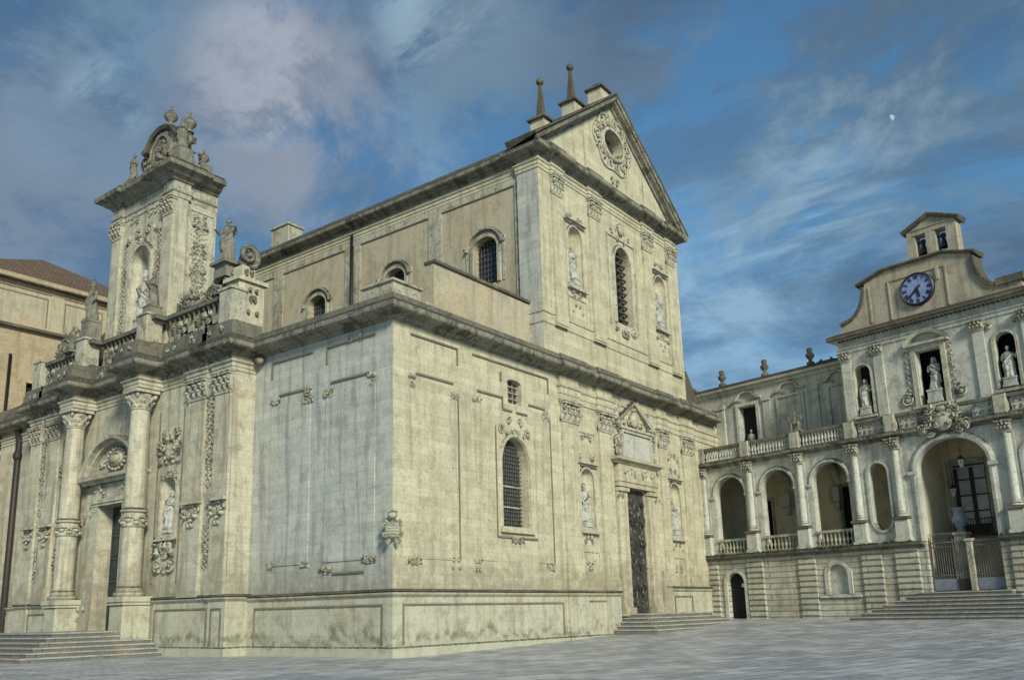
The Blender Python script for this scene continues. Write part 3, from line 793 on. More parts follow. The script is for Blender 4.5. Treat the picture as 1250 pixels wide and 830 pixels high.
# architrave + frieze of side front
ent = [(0, 12.56), (.06, 12.58), (.06, 12.85), (.10, 12.9), (.10, 13.2), (.18, 13.28), (.18, 13.36), (.03, 13.38), (.03, 13.9), (-.05, 13.9)]
mb = MB()
pth = [(32.4, 0), (28.1, 0), (28.1, -.14), (26.4, -.14), (26.4, 0), (24.4, 0), (24.4, -.14), (23.2, -.14), (23.2, 0), (17.75, 0), (17.75, -.14), (16.15, -.14), (16.15, 0), (14.15, 0), (14.15, -.14), (12.45, -.14), (12.45, 0)]
sweep_xy(mb, pth, ent, 1); mb.build('architrave', M_R, CA)
mb = MB()
pth = [(31.6, 0), (28.1, 0), (28.1, -.14), (26.4, -.14), (26.4, 0), (24.4, 0), (24.4, -.14), (23.2, -.14), (23.2, 0), (17.75, 0), (17.75, -.14), (16.15, -.14), (16.15, 0), (14.15, 0), (14.15, -.14), (12.45, -.14), (12.45, 0), (0, 0), (0, 9.25)]
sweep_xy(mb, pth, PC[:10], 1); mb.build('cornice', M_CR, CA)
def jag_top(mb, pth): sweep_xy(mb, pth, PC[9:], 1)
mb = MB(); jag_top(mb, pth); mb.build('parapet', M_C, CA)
# dentils under the side cornice
mb = MB(); i = 0
a = .3
while a < 31:
    box(mb, FF, a, a+.14, 13.99, 14.08, .0, .26); a += .3
mb.build('dentil_course', M_T, CA)

# niches of the side front
def niche(fr, c, w, z0, zs, parent, d=0., dep=.5, hood=True, mat=M_R, mk=M_K, seed=0, sill=True):
    mb = MB(); niche_shell(mb, fr, c, w, z0, zs, d, dep); nn = mb.build('niche', mat, parent)
    mb = MB()
    r = w/2
    sweep_pl(mb, fr, [(c-r-.001, z0)]+[(c-r*cos(pi*i/14)*1.001, zs+r*sin(pi*i/14)) for i in range(15)]+[(c+r+.001, z0)], [(.001, 0), (.08, 0), (.08, .1), (.02, .14), (.001, .14)], d0=d)
    if sill:
        box(mb, fr, c-r-.25, c+r+.25, z0-.32, z0-.22, d, d+.24); box(mb, fr, c-r-.18, c+r+.18, z0-.22+.002, z0-.002, d, d+.14)
    if hood:
        h = zs+r
        box(mb, fr, c-r-.35, c+r+.35, h+.22, h+.32, d, d+.28); box(mb, fr, c-r-.25, c+r+.25, h+.12, h+.218, d, d+.14)
        relief(mb, fr, c, h+.62, w*1.0, .35, d, seed+3, .8, .3)
    relief(mb, fr, c, z0-.72, w*.95, .4, d, seed, 1.0, .32)
    mb.build('niche_frame', mk, nn)
    return nn
niche(FF, 14.83, 1.34, 5.95, 8.45, CA, seed=21); niche(FF, 25.15, 1.34, 6.05, 8.65, CA, seed=22)
mb = MB()
for c in (14.95, 25.2):
    relief(mb, FF, c, 10.9, 1.1, .45, 0, int(c), 1, .3); frame_rect(mb, FF, c-.85, c+.85, 9.9, 11.15, 0, .06, .05)
    relief(mb, FF, c-.1, 3.9, .9, .4, 0, int(c)+5, 1, .3); frame_rect(mb, FF, c-.85, c+.85, 3.6, 4.7, 0, .05, .04)
mb.build('carved_ornament', M_K, CA)

# --- side portal
mb = MB()
for a0, a1 in ((17.75, 18.75), (21.25, 22.3)):
    box(mb, FF, a0, a1, 1.3, 8.4, 0, .26); box(mb, FF, a0-.08, a1+.08, 1.3, 1.75, .0, .42)
    box(mb, FF, a0-.05, a1+.05, 8.2, 8.4, 0, .40)
box(mb, FF, 22.35, 23.3, 1.3, 3.85, 0, .4)
box(mb, FF, 17.75, 22.3, 8.47, 8.75, -.3, .36); box(mb, FF, 17.7, 22.35, 8.752, 9.02, -.3, .42)
box(mb, FF, 17.8, 22.3, 9.02, 9.75, 0, .34)
sweep_xy(mb, [(22.45, 0), (22.45, -.34), (17.6, -.34), (17.6, 0)], [(0, 9.75), (.08, 9.78), (.12, 9.88), (.34, 9.95), (.36, 10.1), (.2, 10.16), (-.3, 10.18)], 1)
portal = mb.build('portal', M_R, CA)
mb = MB(); box(mb, FF, 18.75, 22.0, 10.2, 11.7, 0, .16); mb.build('inscription_panel', M_ST, portal)
mb = MB()
frame_rect(mb, FF, 18.55, 22.15, 10.2, 11.9, .0, .18, .26); box(mb, FF, 18.4, 22.3, 11.9, 12.05, 0, .34)
# broken pediment
for sg in (-1, 1):
    sweep_pl(mb, FF, [(20.2, 13.55), (20.2+sg*2.3, 12.05)] if sg > 0 else [(17.9, 12.05), (20.2, 13.55)], [(0, 0), (.3, .0), (.36, .12), (.4, .2), (0, .24)])
blob(mb, FF(20.2, 12.65, .18), .42, .2, .55, FF, 12, 8)
relief(mb, FF, 20.2, 12.6, 2.2, 1.0, .02, 31, 1.1, .36); relief(mb, FF, 20.2, 13.35, 1.2, .5, .1, 32, 1.1, .36)
for c in (18.15, 22.4):
    scroll(mb, FF, c, 11.2, .1, .32, 0, 1.4, -1 if c < 20 else 1, .1); scroll(mb, FF, c, 10.5, .1, .25, 0, 1.4, 1 if c < 20 else -1, .1)
    relief(mb, FF, c, 11.1, .7, 1.6, .05, int(c), 1.3, .34); relief(mb, FF, c, 12.4, .8, .8, .05, int(c)+3, 1.3, .36)
relief(mb, FF, 20.05, 9.38, 3.8, .4, .34, 41, .8, .25)
for sg in (-1, 1): relief(mb, FF, 20.05+sg*2.15, 8.3, .5, .7, .32, 42, 1, .26)
mb.build('pediment', M_K, portal)
# bronze door
mb = MB(); box(mb, FF, 18.8, 21.2, 1.3, 8.45, -.22, -.1); bd = mb.build('door', M_BR, CA)
mb = MB(); box(mb, FF, 19.97, 20.03, 1.3, 6.6, -.1, -.06); box(mb, FF, 18.8, 21.2, 6.6, 6.85, -.1, .0)
R = random.Random(4)
for i in range(64):
    a = R.uniform(18.95, 21.05); z = R.uniform(1.5, 8.3); blob(mb, FF(a, z, -.09), R.uniform(.10, .2), .08, R.uniform(.2, .42), FF, 7, 5, R.uniform(-.6, .6))
for k in range(4): relief(mb, FF, 20, 2.4+k*1.7, 2.1, 1.4, -.1, 60+k, .8, .3)
mb.build('door_relief', M_BR, bd)

# --- upper gable front
ZU = 26.75
GW = (11.3, 27.9); GX = 11.303
UN = arch(14.7, 1.4, 19.55, 22.4); UR = arch(24.95, 1.4, 19.55, 22.4); UW = arch(20.05, 1.9, 18.55, 22.35, 14, 1.15)
OC = [(19.75+1.12*cos(2*pi*i/24), 30.45+.88*sin(2*pi*i/24)) for i in range(24)]
mb = MB()
wallpoly(mb, FF, [(GX, 14.6), (GW[1], 14.6), (GW[1], 26.9), (19.65, 33.0), (GX, 26.9)], [UN, UR, UW, OC], 0, 1.4, True)
mb.build('wall', M_R, CA)
niche(FF, 14.7, 1.4, 19.55, 22.4, CA, seed=51); niche(FF, 24.95, 1.4, 19.55, 22.4, CA, seed=52)
window(FF, UW, .5, M_GL, 3, 11, 18.55, 23.5, 19.1, 21.0, CA, M_WD, .05)
window(FF, OC, .6, M_WD, 5, 5, 28.75, 31.15, 18.7, 20.8, CA, M_GR, .02)
for a0, a1 in ((12.45, 13.35), (16.35, 17.4), (22.85, 23.9), (26.15, 27.2)):
    pilaster(FF, a0, a1, 17.3, 24.4, 25.5, CA, M_R, ped=16.75)
mb = MB()
frame_rect(mb, FF, 18.35, 21.75, 18.3, 24.1, 0, .1, .07)
sweep_pl(mb, FF, [(19.08, 18.5)]+[(20.05-.97*cos(pi*i/14), 22.35+1.17*sin(pi*i/14)) for i in range(15)]+[(21.02, 18.5)], [(.001, 0), (.12, 0), (.12, .16), (.03, .22), (.001, .22)])
relief(mb, FF, 20.05, 24.5, 2.6, 1.0, 0, 71, 1.1, .42); relief(mb, FF, 20.05, 17.95, 2.4, .6, 0, 72, 1, .38)
blob(mb, FF(20.05, 24.75, .1), .32, .14, .42, FF, 10, 7)
# oculus cartouche
oc2 = [(19.75+1.15*cos(2*pi*i/28), 30.45+.91*sin(2*pi*i/28)) for i in range(28)]
sweep_pl(mb, FF, oc2, [(.001, 0), (.16, 0), (.16, -.2), (.06, -.28), (.001, -.28)], True)
for i in range(14):
    an = 2*pi*i/14; scroll(mb, FF, 19.75+1.8*cos(an), 30.45+1.5*sin(an), 0, .34, an, 1.2, 1 if cos(an) > 0 else -1, .09, 12)
out2 = [(19.75+(2.15+.15*cos(6*t))*cos(t), 30.45+(1.8+.15*cos(6*t))*sin(t)) for t in [2*pi*i/48 for i in range(48)]]
sweep_pl(mb, FF, out2, [(.001, 0), (.09, 0), (.09, -.12), (.001, -.12)], True)
relief(mb, FF, 19.75, 32.2, 1.4, .4, 0, 81, 1, .36); relief(mb, FF, 19.75, 27.8, 2.2, .5, 0, 82, 1, .36)
mb.build('window_surround', M_K, CA)
mb = MB()
for c in (14.75, 24.95):
    frame_rect(mb, FF, c-.95, c+.95, 17.6, 18.8, 0, .06, .05); relief(mb, FF, c, 18.15, 1.0, .5, 0, int(c)+8, 1, .3)
for a in (16.3, 23.5): vl(mb, FF, a, 27.2, 29.6 if a < 20 else 29.6, 0, .12)
mb.build('carved_ornament', M_K, CA)
# bands and upper entablature wrap round the corner to the nave side
mb = MB()
def brk(ys, pairs, x1, x0, back):
    p = [(x1, back), (x1, ys)] if back is not None else [(x1, ys)]
    for a0, a1 in sorted(pairs, reverse=True): p += [(a1+.08, ys), (a1+.08, ys-.14), (a0-.08, ys-.14), (a0-.08, ys)]
    return p+[(x0, ys)]
UP = ((12.45, 13.35), (16.35, 17.4), (22.85, 23.9), (26.15, 27.2))
upath = brk(0, UP, GW[1], GW[0], 1.4)+[(GW[0], 1.45), (XN, 1.45), (XN, 33)]
low = brk(0, UP, GW[1], GW[0], 1.4)+[(GW[0], 1.45)]
sweep_xy(mb, low, [(0, 16.62), (.05, 16.64), (.05, 16.72), (0, 16.74)], 1)
sweep_xy(mb, low, [(0, 17.2), (.06, 17.22), (.06, 17.3), (0, 17.32)], 1)
sweep_xy(mb, upath, [(0, 25.52), (.05, 25.54), (.05, 25.72), (.09, 25.74), (.09, 25.92), (.16, 25.98), (.16, 26.05), (.02, 26.07), (.02, 26.3), (0, 26.3)], 1)
mb.build('architrave', M_R, CA)
mb = MB()
UC = [(0, 26.28), (.08, 26.3), (.12, 26.4), (.3, 26.45), (.34, 26.52), (.56, 26.56), (.62, 26.62), (.66, 26.8), (.58, 26.85)]
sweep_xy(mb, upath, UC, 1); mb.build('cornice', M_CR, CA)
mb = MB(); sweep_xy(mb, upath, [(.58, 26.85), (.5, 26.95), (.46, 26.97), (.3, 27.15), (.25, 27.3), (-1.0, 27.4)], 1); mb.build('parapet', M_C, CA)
# raking cornice
mb = MB(); rk = [(0, -.25), (.1, -.22), (.14, -.12), (.4, -.06), (.46, .02), (.56, .05), (.62, .22), (.55, .28)]
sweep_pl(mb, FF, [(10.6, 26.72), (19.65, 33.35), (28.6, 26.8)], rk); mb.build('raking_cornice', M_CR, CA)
mb = MB(); sweep_pl(mb, FF, [(10.55, 26.78), (19.65, 33.42), (28.65, 26.86)], [(-1.4, .0), (.6, .27), (.62, .38), (-1.5, .40), (-1.5, 0)]); mb.build('gable_coping', M_D, CA)
# gable finials
def finial(a, z, obelisk=True, w=.46, hb=.95, ho=2.15):
    mb = MB(); D0 = -.75; fr = shifted(FF, D0)
    z0 = z-1.2
    box(mb, fr, a-w, a+w, z0, z+hb, -w, w)
    p = mb.build('finial', M_R, CA)
    mb = MB(); box(mb, fr, a-w-.16, a+w+.16, z+hb, z+hb+.13, -w-.16, w+.16); box(mb, fr, a-w*.8, a+w*.8, z+hb+.12, z+hb+.3, -w*.8, w*.8)
    if obelisk:
        c = fr(a, 0, 0); b = z+hb+.3
        lathe(mb, c, [(.36, b), (.30, b+.1), (.10, b+ho), (.0, b+ho)], 4, pi/4, pi/4+2*pi, False)
        blob(mb, fr(a, b+ho+.18, 0), .23, .23, .23, None, 12, 8)
    else:
        box(mb, fr, a-w*.5, a+w*.5, z+hb+.3, z+hb+.5, -w*.5, w*.5)
    mb.build('cap', M_D, p)
finial(12.95, 28.3); finial(16.35, 31.0); finial(19.65, 33.7, False, .5, .75)

# --- nave side wall (faces -X)
mb = MB(); wins = []
for c in (3.95, 11.1, 18.3, 25.5): wins.append(arch(c, 1.7, 19.7, 21.9, 12, .65))
wallpoly(mb, FN, rect(1.4, 33, 14.6, 26.4), wins, 0, .6)
mb.build('wall', M_N, CA)
mb = MB(); box(mb, FN,   .003, 1.45, 14.6, 26.3, -.4, .2); mb.build('corner_pier', M_L, CA)
for w in wins:
    c = (w[0][0]+w[1][0])/2; window(FN, w, .45, M_GL, 7, 9, 19.7, 22.6, c-.85, c+.85, CA, M_GR, .016)
mb = MB()
for a0, a1 in ((7.2, 8.25), (14.2, 14.75), (15.1, 15.6), (21.9, 22.9), (28.8, 29.8), (1.5, 1.75)): box(mb, FN, a0, a1, 14.8, 25.5, 0, .07)
box(mb, FN, 1.5, 33, 25.1, 25.5, 0, .075)
for c in (3.95, 11.1, 18.3, 25.5):
    sweep_pl(mb, FN, [(c-.87, 19.7)]+[(c-.87*cos(pi*i/14), 21.9+.67*sin(pi*i/14)) for i in range(15)]+[(c+.87, 19.7)], [(.001, 0), (.1, 0), (.1, .22), (.001, .24)])
    sweep_pl(mb, FN, [(c-1.25, 21.95)]+[(c-1.2*cos(pi*(i+1)/14), 21.9+1.1*sin(pi*(i+1)/14)) for i in range(13)]+[(c+1.25, 21.95)], [(.001, 0), (.22, 0), (.24, .12), (.001, .16)])
    for sg in (-1, 1):
        scroll(mb, FN, c+sg*1.3, 22.25, 0, .22, 0, 1.2, sg, .07); box(mb, FN, c+sg*1.32-.08, c+sg*1.32+.08, 19.7, 21.9, 0, .05)
mb.build('pilaster_strip', M_T, CA)
mb = MB(); hl(mb, FN, 8.3, 14.1, 25.1, 0, .06); hl(mb, FN, 1.8, 7.15, 25.1, 0, .06); hl(mb, FN, 15.65, 21.85, 25.1, 0, .06); hl(mb, FN, 22.95, 28.8, 25.1, 0, .06)
mb.build('panel_moulding', M_LN, CA)
mb = MB(); tube(mb, [FN(14.93, 15.5, .1), FN(14.93, 25.9, .1)], .1, 8); mb.build('downpipe', M_IR, CA)
# roofs
mb = MB()
mb.add([(XN-.2, 1.0, 27.35), (XN-.2, 33, 27.35), (19.6, 33, 29.2), (19.6, 1.0, 29.2), (27.9, 33, 27.35), (27.9, 1.0, 27.35)], [(0, 1, 2, 3), (3, 2, 4, 5)])
mb.add([(-.3, -.3, 14.96), (XN, -.3, 14.98), (XN, 33, 15.6), (-.3, 33, 15.1)], [(0, 1, 2, 3)])
box(mb, FF, XN, 27.8, 15.0, 26.4, -33.5, -32.5)
mb.build('roof', M_C, CA)
mb = MB(); box(mb, FN, 21.5, 23.3, 27.2, 28.7, -1.2, .1); box(mb, FN, 21.4, 23.4, 28.7, 28.85, -1.3, .2); mb.build('chimney', M_T, CA)
# chapel parapet screen and corner block
mb = MB(); fr = shifted(FF, -.9)
wallpoly(mb, fr, [(3.65, 14.6), (11.95, 14.6), (11.95, 17.75), (3.65, 17.85)], [], 0, .5, True); mb.build('attic_screen', M_N, CA)
mb = MB(); box(mb, fr, 3.6, 11.3, 17.8, 17.95, -.6, .12); mb.build('coping', M_D, CA)
mb = MB(); box(mb, FF, -.25, 1.45, 14.9, 15.5, -1.6, .25); box(mb, FF, -.35, 1.55, 15.5, 15.6, -1.7, .35); box(mb, FF, 2.2, 3.0, 14.9, 15.3, -1.5, -.1); mb.build('corner_block', M_T, CA)

# --- right end: sloping buttress behind the gable and link to the palace
mb = MB()
fr = shifted(FF, -1.5)
wallpoly(mb, fr, [(27.8, 14.0), (33.5, 14.0), (33.5, 16.6), (30.9, 16.9), (27.8, 19.0)], [], 0, 6, True); mb.build('wall', M_N, CA)
mb = MB(); sweep_pl(mb, fr, [(27.8, 19.0), (30.9, 16.9), (33.5, 16.6)], [(-6, 0), (.25, 0), (.3, .15), (-6, .2)]); mb.build('coping', M_D, CA)
mb = MB(); wallpoly(mb, shifted(FF, -.1), [(27.9, 14.9), (30.4, 14.9), (28.0, 17.8)], [], 0, .5, True); mb.build('buttress', M_D, CA)

# ------------------------------------------------------------------ MAIN FACADE (projecting, faces -X)
YC = 19.3
DG = 1.2
mir = lambda y: 2*YC-y
NG = [arch(14.25, 1.25, 5.75, 8.0), arch(mir(14.25), 1.25, 5.75, 8.0)]
mb = MB()
out = [(9.25, 2.4), (18.15, 2.4), (18.15, 7.65), (20.45, 7.65), (20.45, 2.4), (29.35, 2.4), (29.35, 14.0), (9.25, 14.0)]
wallpoly(mb, FG, out, NG, DG, 1.2)
box(mb, FG, 15.0, 18.15, -.4, 2.4, .0, DG); box(mb, FG, 20.45, 23.6, -.4, 2.4, 0, DG)
mb.build('wall', M_G, CA)
mb = MB(); wallpoly(mb, FG, rect(29.35, 36.6, 2.3, 14.0), [], 0, .7); mb.build('wall', M_G, CA)
g2 = shifted(FG, DG)
for k, y in enumerate((14.25, mir(14.25))):
    niche(g2, y, 1.25, 5.75, 8.0, CA, mat=M_G, hood=False, seed=91+k)
    mb = MB(); relief(mb, g2, y, 9.9, 1.6, 2.5, 0, 95, 2.0, .42, 1.4); blob(mb, g2(y, 9.9, .1), .38, .16, .48, g2, 10, 7)
    relief(mb, g2, y, 4.85, 1.5, 1.4, 0, 96, 2.4, .38, 1.6); relief(mb, g2, y, 3.7, .9, .7, 0, 97, 1, .3)
    mb.build('carved_ornament', M_K, CA)
# pilaster pairs with trophies
for s in (0, 1):
    for a0, a1 in ((9.35, 10.55), (11.35, 12.75)):
        if s: a0, a1 = mir(a1), mir(a0)
        p = pilaster(g2, a0, a1, 3.3, 12.15, 13.15, CA, M_G, d=.14, ped=2.65)
        c = (a0+a1)/2
        mb = MB(); box(mb, g2, a0-.08, a1+.08, 7.0, 7.15, .14, .36)
        relief(mb, g2, c, 6.65, (a1-a0)*.98, .7, .14, 101, 2.6, .32, 1.5); relief(mb, g2, c, 6.1, .5, .5, .14, 102, 1, .26)
        mb.build('carved_band', M_K, p)
    c = 10.95 if not s else mir(10.95)
    mb = MB(); drop(mb, g2, c, 7.6, 12.0, .7, .0, 105); drop(mb, g2, c, 3.9, 5.9, .65, .0, 106)
    frame_rect(mb, g2, c-.33, c+.33, 7.4, 12.1, 0, .05, .05)
    mb.build('trophy_strip', M_K, CA)
    c = 13.25 if not s else mir(13.25)
mb = MB()
for y in (13.2, 15.35, mir(13.2), mir(15.35)): vl(mb, g2, y, 3.4, 12.1, 0, .06)
mb.build('panel_moulding', M_LN, CA)
# columns
for y in (16.0, mir(16.0)):
    c = Vector((-2.0, y, 0)); r = .53
    mb = MB()
    lathe(mb, c, [(.0, 2.8), (r*1.35, 2.8), (r*1.4, 2.88), (r*1.35, 3.0), (r*1.15, 3.05), (r*1.12, 3.12), (r*1.2, 3.2), (r*1.05, 3.3), (r, 3.4), (r, 6.1), (r*.97, 9), (r*.87, 12.1)], 24)
    p = mb.build('column', M_G, CA)
    mb = MB(); ring_capital(mb, c, r*.87, 12.15, 13.12); mb.build('capital', M_K, p)
    mb = MB(); lathe(mb, c, [(r, 6.88), (r*1.22, 6.9), (r*1.25, 7.0), (r*1.15, 7.05), (r*1.02, 7.12)], 20); lathe(mb, c, [(r, 6.15), (r*1.14, 6.18), (r*1.1, 6.3), (r*1.06, 6.88)], 20)
    for k in range(10):
        an = 2*pi*k/10; f2 = Frame(c, (-sin(an), cos(an), 0), (cos(an), sin(an), 0)); z = 6.5-.12*(k % 2)
        blob(mb, f2(0, z, r*1.12), .17, .12, .14, f2)
        garland(mb, f2, 0, 6.62, .34, .16, r*1.1, .05, 5)
    mb.build('carved_ring', M_K, p)
    fr = Frame((-2.0, y, 0), (0, 1, 0), (-1, 0, 0))
    mb = MB(); box(mb, fr, -.72, .72, -.4, .42, -.8, .72); taper(mb, fr, -.62, .62, .42, 2.4, -.8, .62, .04); box(mb, fr, -.7, .7, 2.4, 2.55, -.8, .7); box(mb, fr, -.76, .76, 2.55, 2.8, -.8, .76)
    mb.build('pedestal', M_PL, p)
# entablature, following pier, wall and columns
def gpath(e=0):
    ya, yb = 15.35-e, 16.65+e
    p = [(0, 9.25), (-1.36, 9.25), (-1.36, 10.7), (-1.2, 10.7), (-1.2, 11.25), (-1.36, 11.25), (-1.36, 12.85), (-1.2, 12.85), (-1.2, ya), (-2.55, ya), (-2.55, yb), (-1.2, yb)]
    q = [(x, mir(y)) for x, y in reversed(p)]
    return p+q+[(0, 36.5)]
gp = gpath()
mb = MB(); sweep_xy(mb, gp, [(0, 13.15), (.05, 13.16), (.05, 13.32), (.09, 13.34), (.09, 13.5), (.18, 13.56), (.2, 13.64), (.02, 13.66), (.02, 13.9), (-.4, 13.92)], 1)
mb.build('architrave', M_G, CA)
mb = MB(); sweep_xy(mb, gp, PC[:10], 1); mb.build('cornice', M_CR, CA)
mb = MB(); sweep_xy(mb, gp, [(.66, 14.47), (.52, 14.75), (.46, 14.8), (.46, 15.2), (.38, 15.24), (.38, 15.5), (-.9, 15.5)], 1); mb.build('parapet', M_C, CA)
mb = MB()
for k, (c, w, dd) in enumerate(((14.1, 2.2, .02), (19.3, 4.8, .02), (mir(14.1), 2.2, .02), (16.0, 1.1, 1.37), (mir(16.0), 1.1, 1.37), (10, 1.1, .18), (12, 1.2, .18), (mir(12), 1.2, .18), (mir(10), 1.1, .18))):
    relief(mb, g2, c, 13.78, w, .2, dd, 120+k, 2.2, .22, 1.3)
    relief(mb, g2, c, 15.0, w, .25, dd+.42, 140+k, .8, .22)
mb.build('frieze_carving', M_K, CA)
# main door
mb = MB(); box(mb, FG, 18.15, 20.45, 1.2, 7.65, .55, .65); box(mb, FG, 18.15, 20.45, .0, 1.2, .3, .6)
d = mb.build('door', M_DR, CA)
mb = MB()
for i in range(2):
    for j in range(5): frame_rect(mb, FG, 18.27+i*1.1, 19.23+i*1.1, 1.45+j*1.2, 2.5+j*1.2, .65, .07, .05, True)
box(mb, FG, 19.25, 19.35, 1.25, 7.6, .65, .7); mb.build('door_panel', M_DR, d)
mb = MB()
for a0, a1 in ((20.5, 21.2), (17.4, 18.1)):
    box(mb, g2, a0, a1, 1.2, 7.65, 0, .3); box(mb, g2, a0-.06, a1+.06, 1.2, 1.7, 0, .38)
for a0, a1 in ((21.25, 22.0), (16.6, 17.35)):
    box(mb, g2, a0, a1, 1.2, 8.4, 0, .16); box(mb, g2, a0-.04, a1+.04, 1.2, 1.9, 0, .24)
box(mb, g2, 17.4, 21.2, 7.66, 7.8, -.4, .34); box(mb, g2, 17.35, 21.25, 7.802, 8.0, -.4, .40); box(mb, g2, 17.4, 21.2, 8.0, 8.85, 0, .2)
sweep_xy(mb, [(-1.2, 16.5), (-1.55, 16.5), (-1.55, 22.1), (-1.2, 22.1)], [(0, 8.85), (.08, 8.88), (.14, 9.0), (.38, 9.05), (.42, 9.22), (.3, 9.28), (-.35, 9.3)], 1)
arc = [(YC-2.95*cos(t), 8.2+3.0*sin(t)) for t in [radians(20)+radians(140)*i/16 for i in range(17)]]
sweep_pl(mb, g2, arc, [(0, -.2), (.3, -.2), (.34, -.1), (.62, -.04), (.66, .14), (0, .2)])
pm = mb.build('portal', M_G, CA)
mb = MB(); blob(mb, g2(YC, 10.15, .12), .78, .2, .5, g2, 16, 8); blob(mb, g2(YC, 10.15, .22), .5, .2, .32, g2, 12, 8)
for k in range(16):
    an = 2*pi*k/16; blob(mb, g2(YC+.85*cos(an), 10.15+.56*sin(an), .1), .13, .12, .13, g2)
relief(mb, g2, YC, 10.1, 3.4, 1.0, .0, 150, .8, .36); relief(mb, g2, YC, 8.42, 3.4, .5, .2, 151, 1, .28)
for y in (21.6, 17.0): relief(mb, g2, y, 7.6, .6, .9, .16, 152, 1.1, .28); relief(mb, g2, y, 1.95, .6, .5, .2, 153, 1, .28)
mb.build('pediment_relief', M_K, pm)

# attic balustrade
bal = MB()
bpath = [(-1.15, 9.6), (-1.15, 15.45), (-1.75, 15.45), (-1.75, 16.75), (-1.15, 16.75)]
bpath = bpath+[(x, mir(y)) for x, y in reversed(bpath)]+[(-1.15, 36)] if False else bpath+[(x, mir(y)) for x, y in reversed(bpath)]
mb = MB(); sweep_xy(mb, bpath, [(-.2, 15.5), (.2, 15.5), (.2, 15.66), (.14, 15.7), (-.14, 15.7), (-.2, 15.66), (-.2, 15.5)], 1)
sweep_xy(mb, bpath, [(-.2, 16.95), (.22, 16.95), (.24, 17.12), (.16, 17.2), (-.16, 17.2), (-.2, 16.95)], 1)
BAL = mb.build('balustrade', M_C, CA)
def baluster_mesh(h, r, mat, name='baluster'):
    mb = MB(); lathe(mb, (0, 0, 0), [(0, 0), (r*.9, 0), (r*.9, h*.07), (r*.5, h*.1), (r*.45, h*.2), (r, h*.36), (r*.95, h*.46), (r*.45, h*.66), (r*.42, h*.8), (r*.6, h*.86), (r*.9, h*.93), (r*.9, h), (0, h)], 10)
    me = bpy.data.meshes.new(name); me.from_pydata(mb.v, [], mb.f); me.polygons.foreach_set('use_smooth', mb.sm); me.materials.append(mat); return me
bm_ = baluster_mesh(1.27, .16, M_C)
def put(me, loc, parent, name='baluster'):
    root = parent
    while root.parent is not None: root = root.parent
    o = bpy.data.objects.new(name, me); COL.objects.link(o); o.parent = parent; o.location = Vector(loc)-Vector(root['_o']); return o
cnt = 0
ys = [10.4+i*.42 for i in range(12)]+[17.1+i*.42 for i in range(11)]
for y in ys+[mir(q) for q in ys[:12]]:
    if cnt < 95: put(bm_, (-1.15, y, 15.69), BAL); cnt += 1
mb = MB(); gb = shifted(FG, 1.32)
for c, w in ((12.6, 4.2), (19.3, 4.2), (mir(12.6), 4.2)):
    n = int(w/.7)
    for i in range(n): relief(mb, gb, c-w/2+w*(i+.5)/n, 16.32, .6, 1.1, -.1, 200+i % 3, 1.1, .34, 1.2)
mb.build('openwork_carving', M_K, BAL)
for y in (9.75, 16.1, mir(16.1), mir(9.75)):
    x = 1.15 if abs(y-YC) > 5 else 1.75
    mb = MB(); fr = shifted(FG, x); taper(mb, fr, y-.5, y+.5, 15.5, 17.2, -.45, .45, .05); box(mb, fr, y-.56, y+.56, 17.2, 17.32, -.5, .5); mb.build('balustrade_post', M_T, BAL)

# attic tower
TX = Frame((-.85, 0, 0), (0, 1, 0), (-1, 0, 0)); y0, y1 = 15.75, 22.05; tc = (y0+y1)/2
TN = arch(tc, 1.95, 17.4, 21.3)
mb = MB(); wallpoly(mb, TX, rect(y0, y1, 15.4, 26.0), [TN], 0, .75)
box(mb, TX, y0+.15, y1-.15, 15.4, 26.0, -2.68, -.9)
mb.build('attic_tower', M_G, CA)
mb = MB(); niche_shell(mb, TX, tc, 1.95, 17.4, 21.3, 0, .85); tn = mb.build('niche', M_G, CA)
mb = MB(); sweep_pl(mb, TX, [(tc-.98, 17.4)]+[(tc-.98*cos(pi*i/14), 21.3+.98*sin(pi*i/14)) for i in range(15)]+[(tc+.98, 17.4)], [(.001, 0), (.14, 0), (.16, .2), (.03, .28), (.001, .28)])
relief(mb, TX, tc, 23.0, 2.6, .9, 0, 210, 1.2, .42); relief(mb, TX, tc, 24.0, 2.9, .4, 0, 211, 1, .28)
for y in (tc-1.75, tc+1.75): drop(mb, TX, y, 16.8, 22.8, .5, 0, 213)
relief(mb, TX, tc, 25.55, 3.6, .35, 0, 214, 1, .26)
mb.build('niche_frame', M_K, tn)
def tpil(a0, a1):
    p = pilaster(TX, a0, a1, 15.5, 23.4, 24.3, CA, M_G, d=.16)
tpil(y0, y0+.95); tpil(y1-.95, y1)
TS = Frame((0, y0+.15, 0), (1, 0, 0), (0, -1, 0))
mb = MB(); box(mb, TS, .0, 1.8, 15.6, 24.4, 0, .03); frame_rect(mb, TS, .05, 1.72, 17.0, 24.0, .03, .08, .05)
drop(mb, TS, .75, 18.2, 23.6, 1.0, .03, 610)
for z in (22.9, 20.6, 18.6, 17.7): relief(mb, TS, .75, z, 1.1, .5, .03, int(z*3), 1.5, .36, 1.4)
mb.build('side_trophy', M_K, CA)
tpath = [(1.85, y0+.15), (-.0, y0+.15), (-.0, y0), (-1.02, y0), (-1.02, y0+1.0), (-.85, y0+1.0), (-.85, y1-1.0), (-1.02, y1-1.0), (-1.02, y1), (1.85, y1)]
mb = MB(); sweep_xy(mb, tpath, [(0, 24.32), (.05, 24.35), (.05, 24.6), (.12, 24.66), (.14, 24.75), (.02, 24.8), (.02, 25.3), (0, 25.32)], 1); mb.build('architrave', M_T, CA)
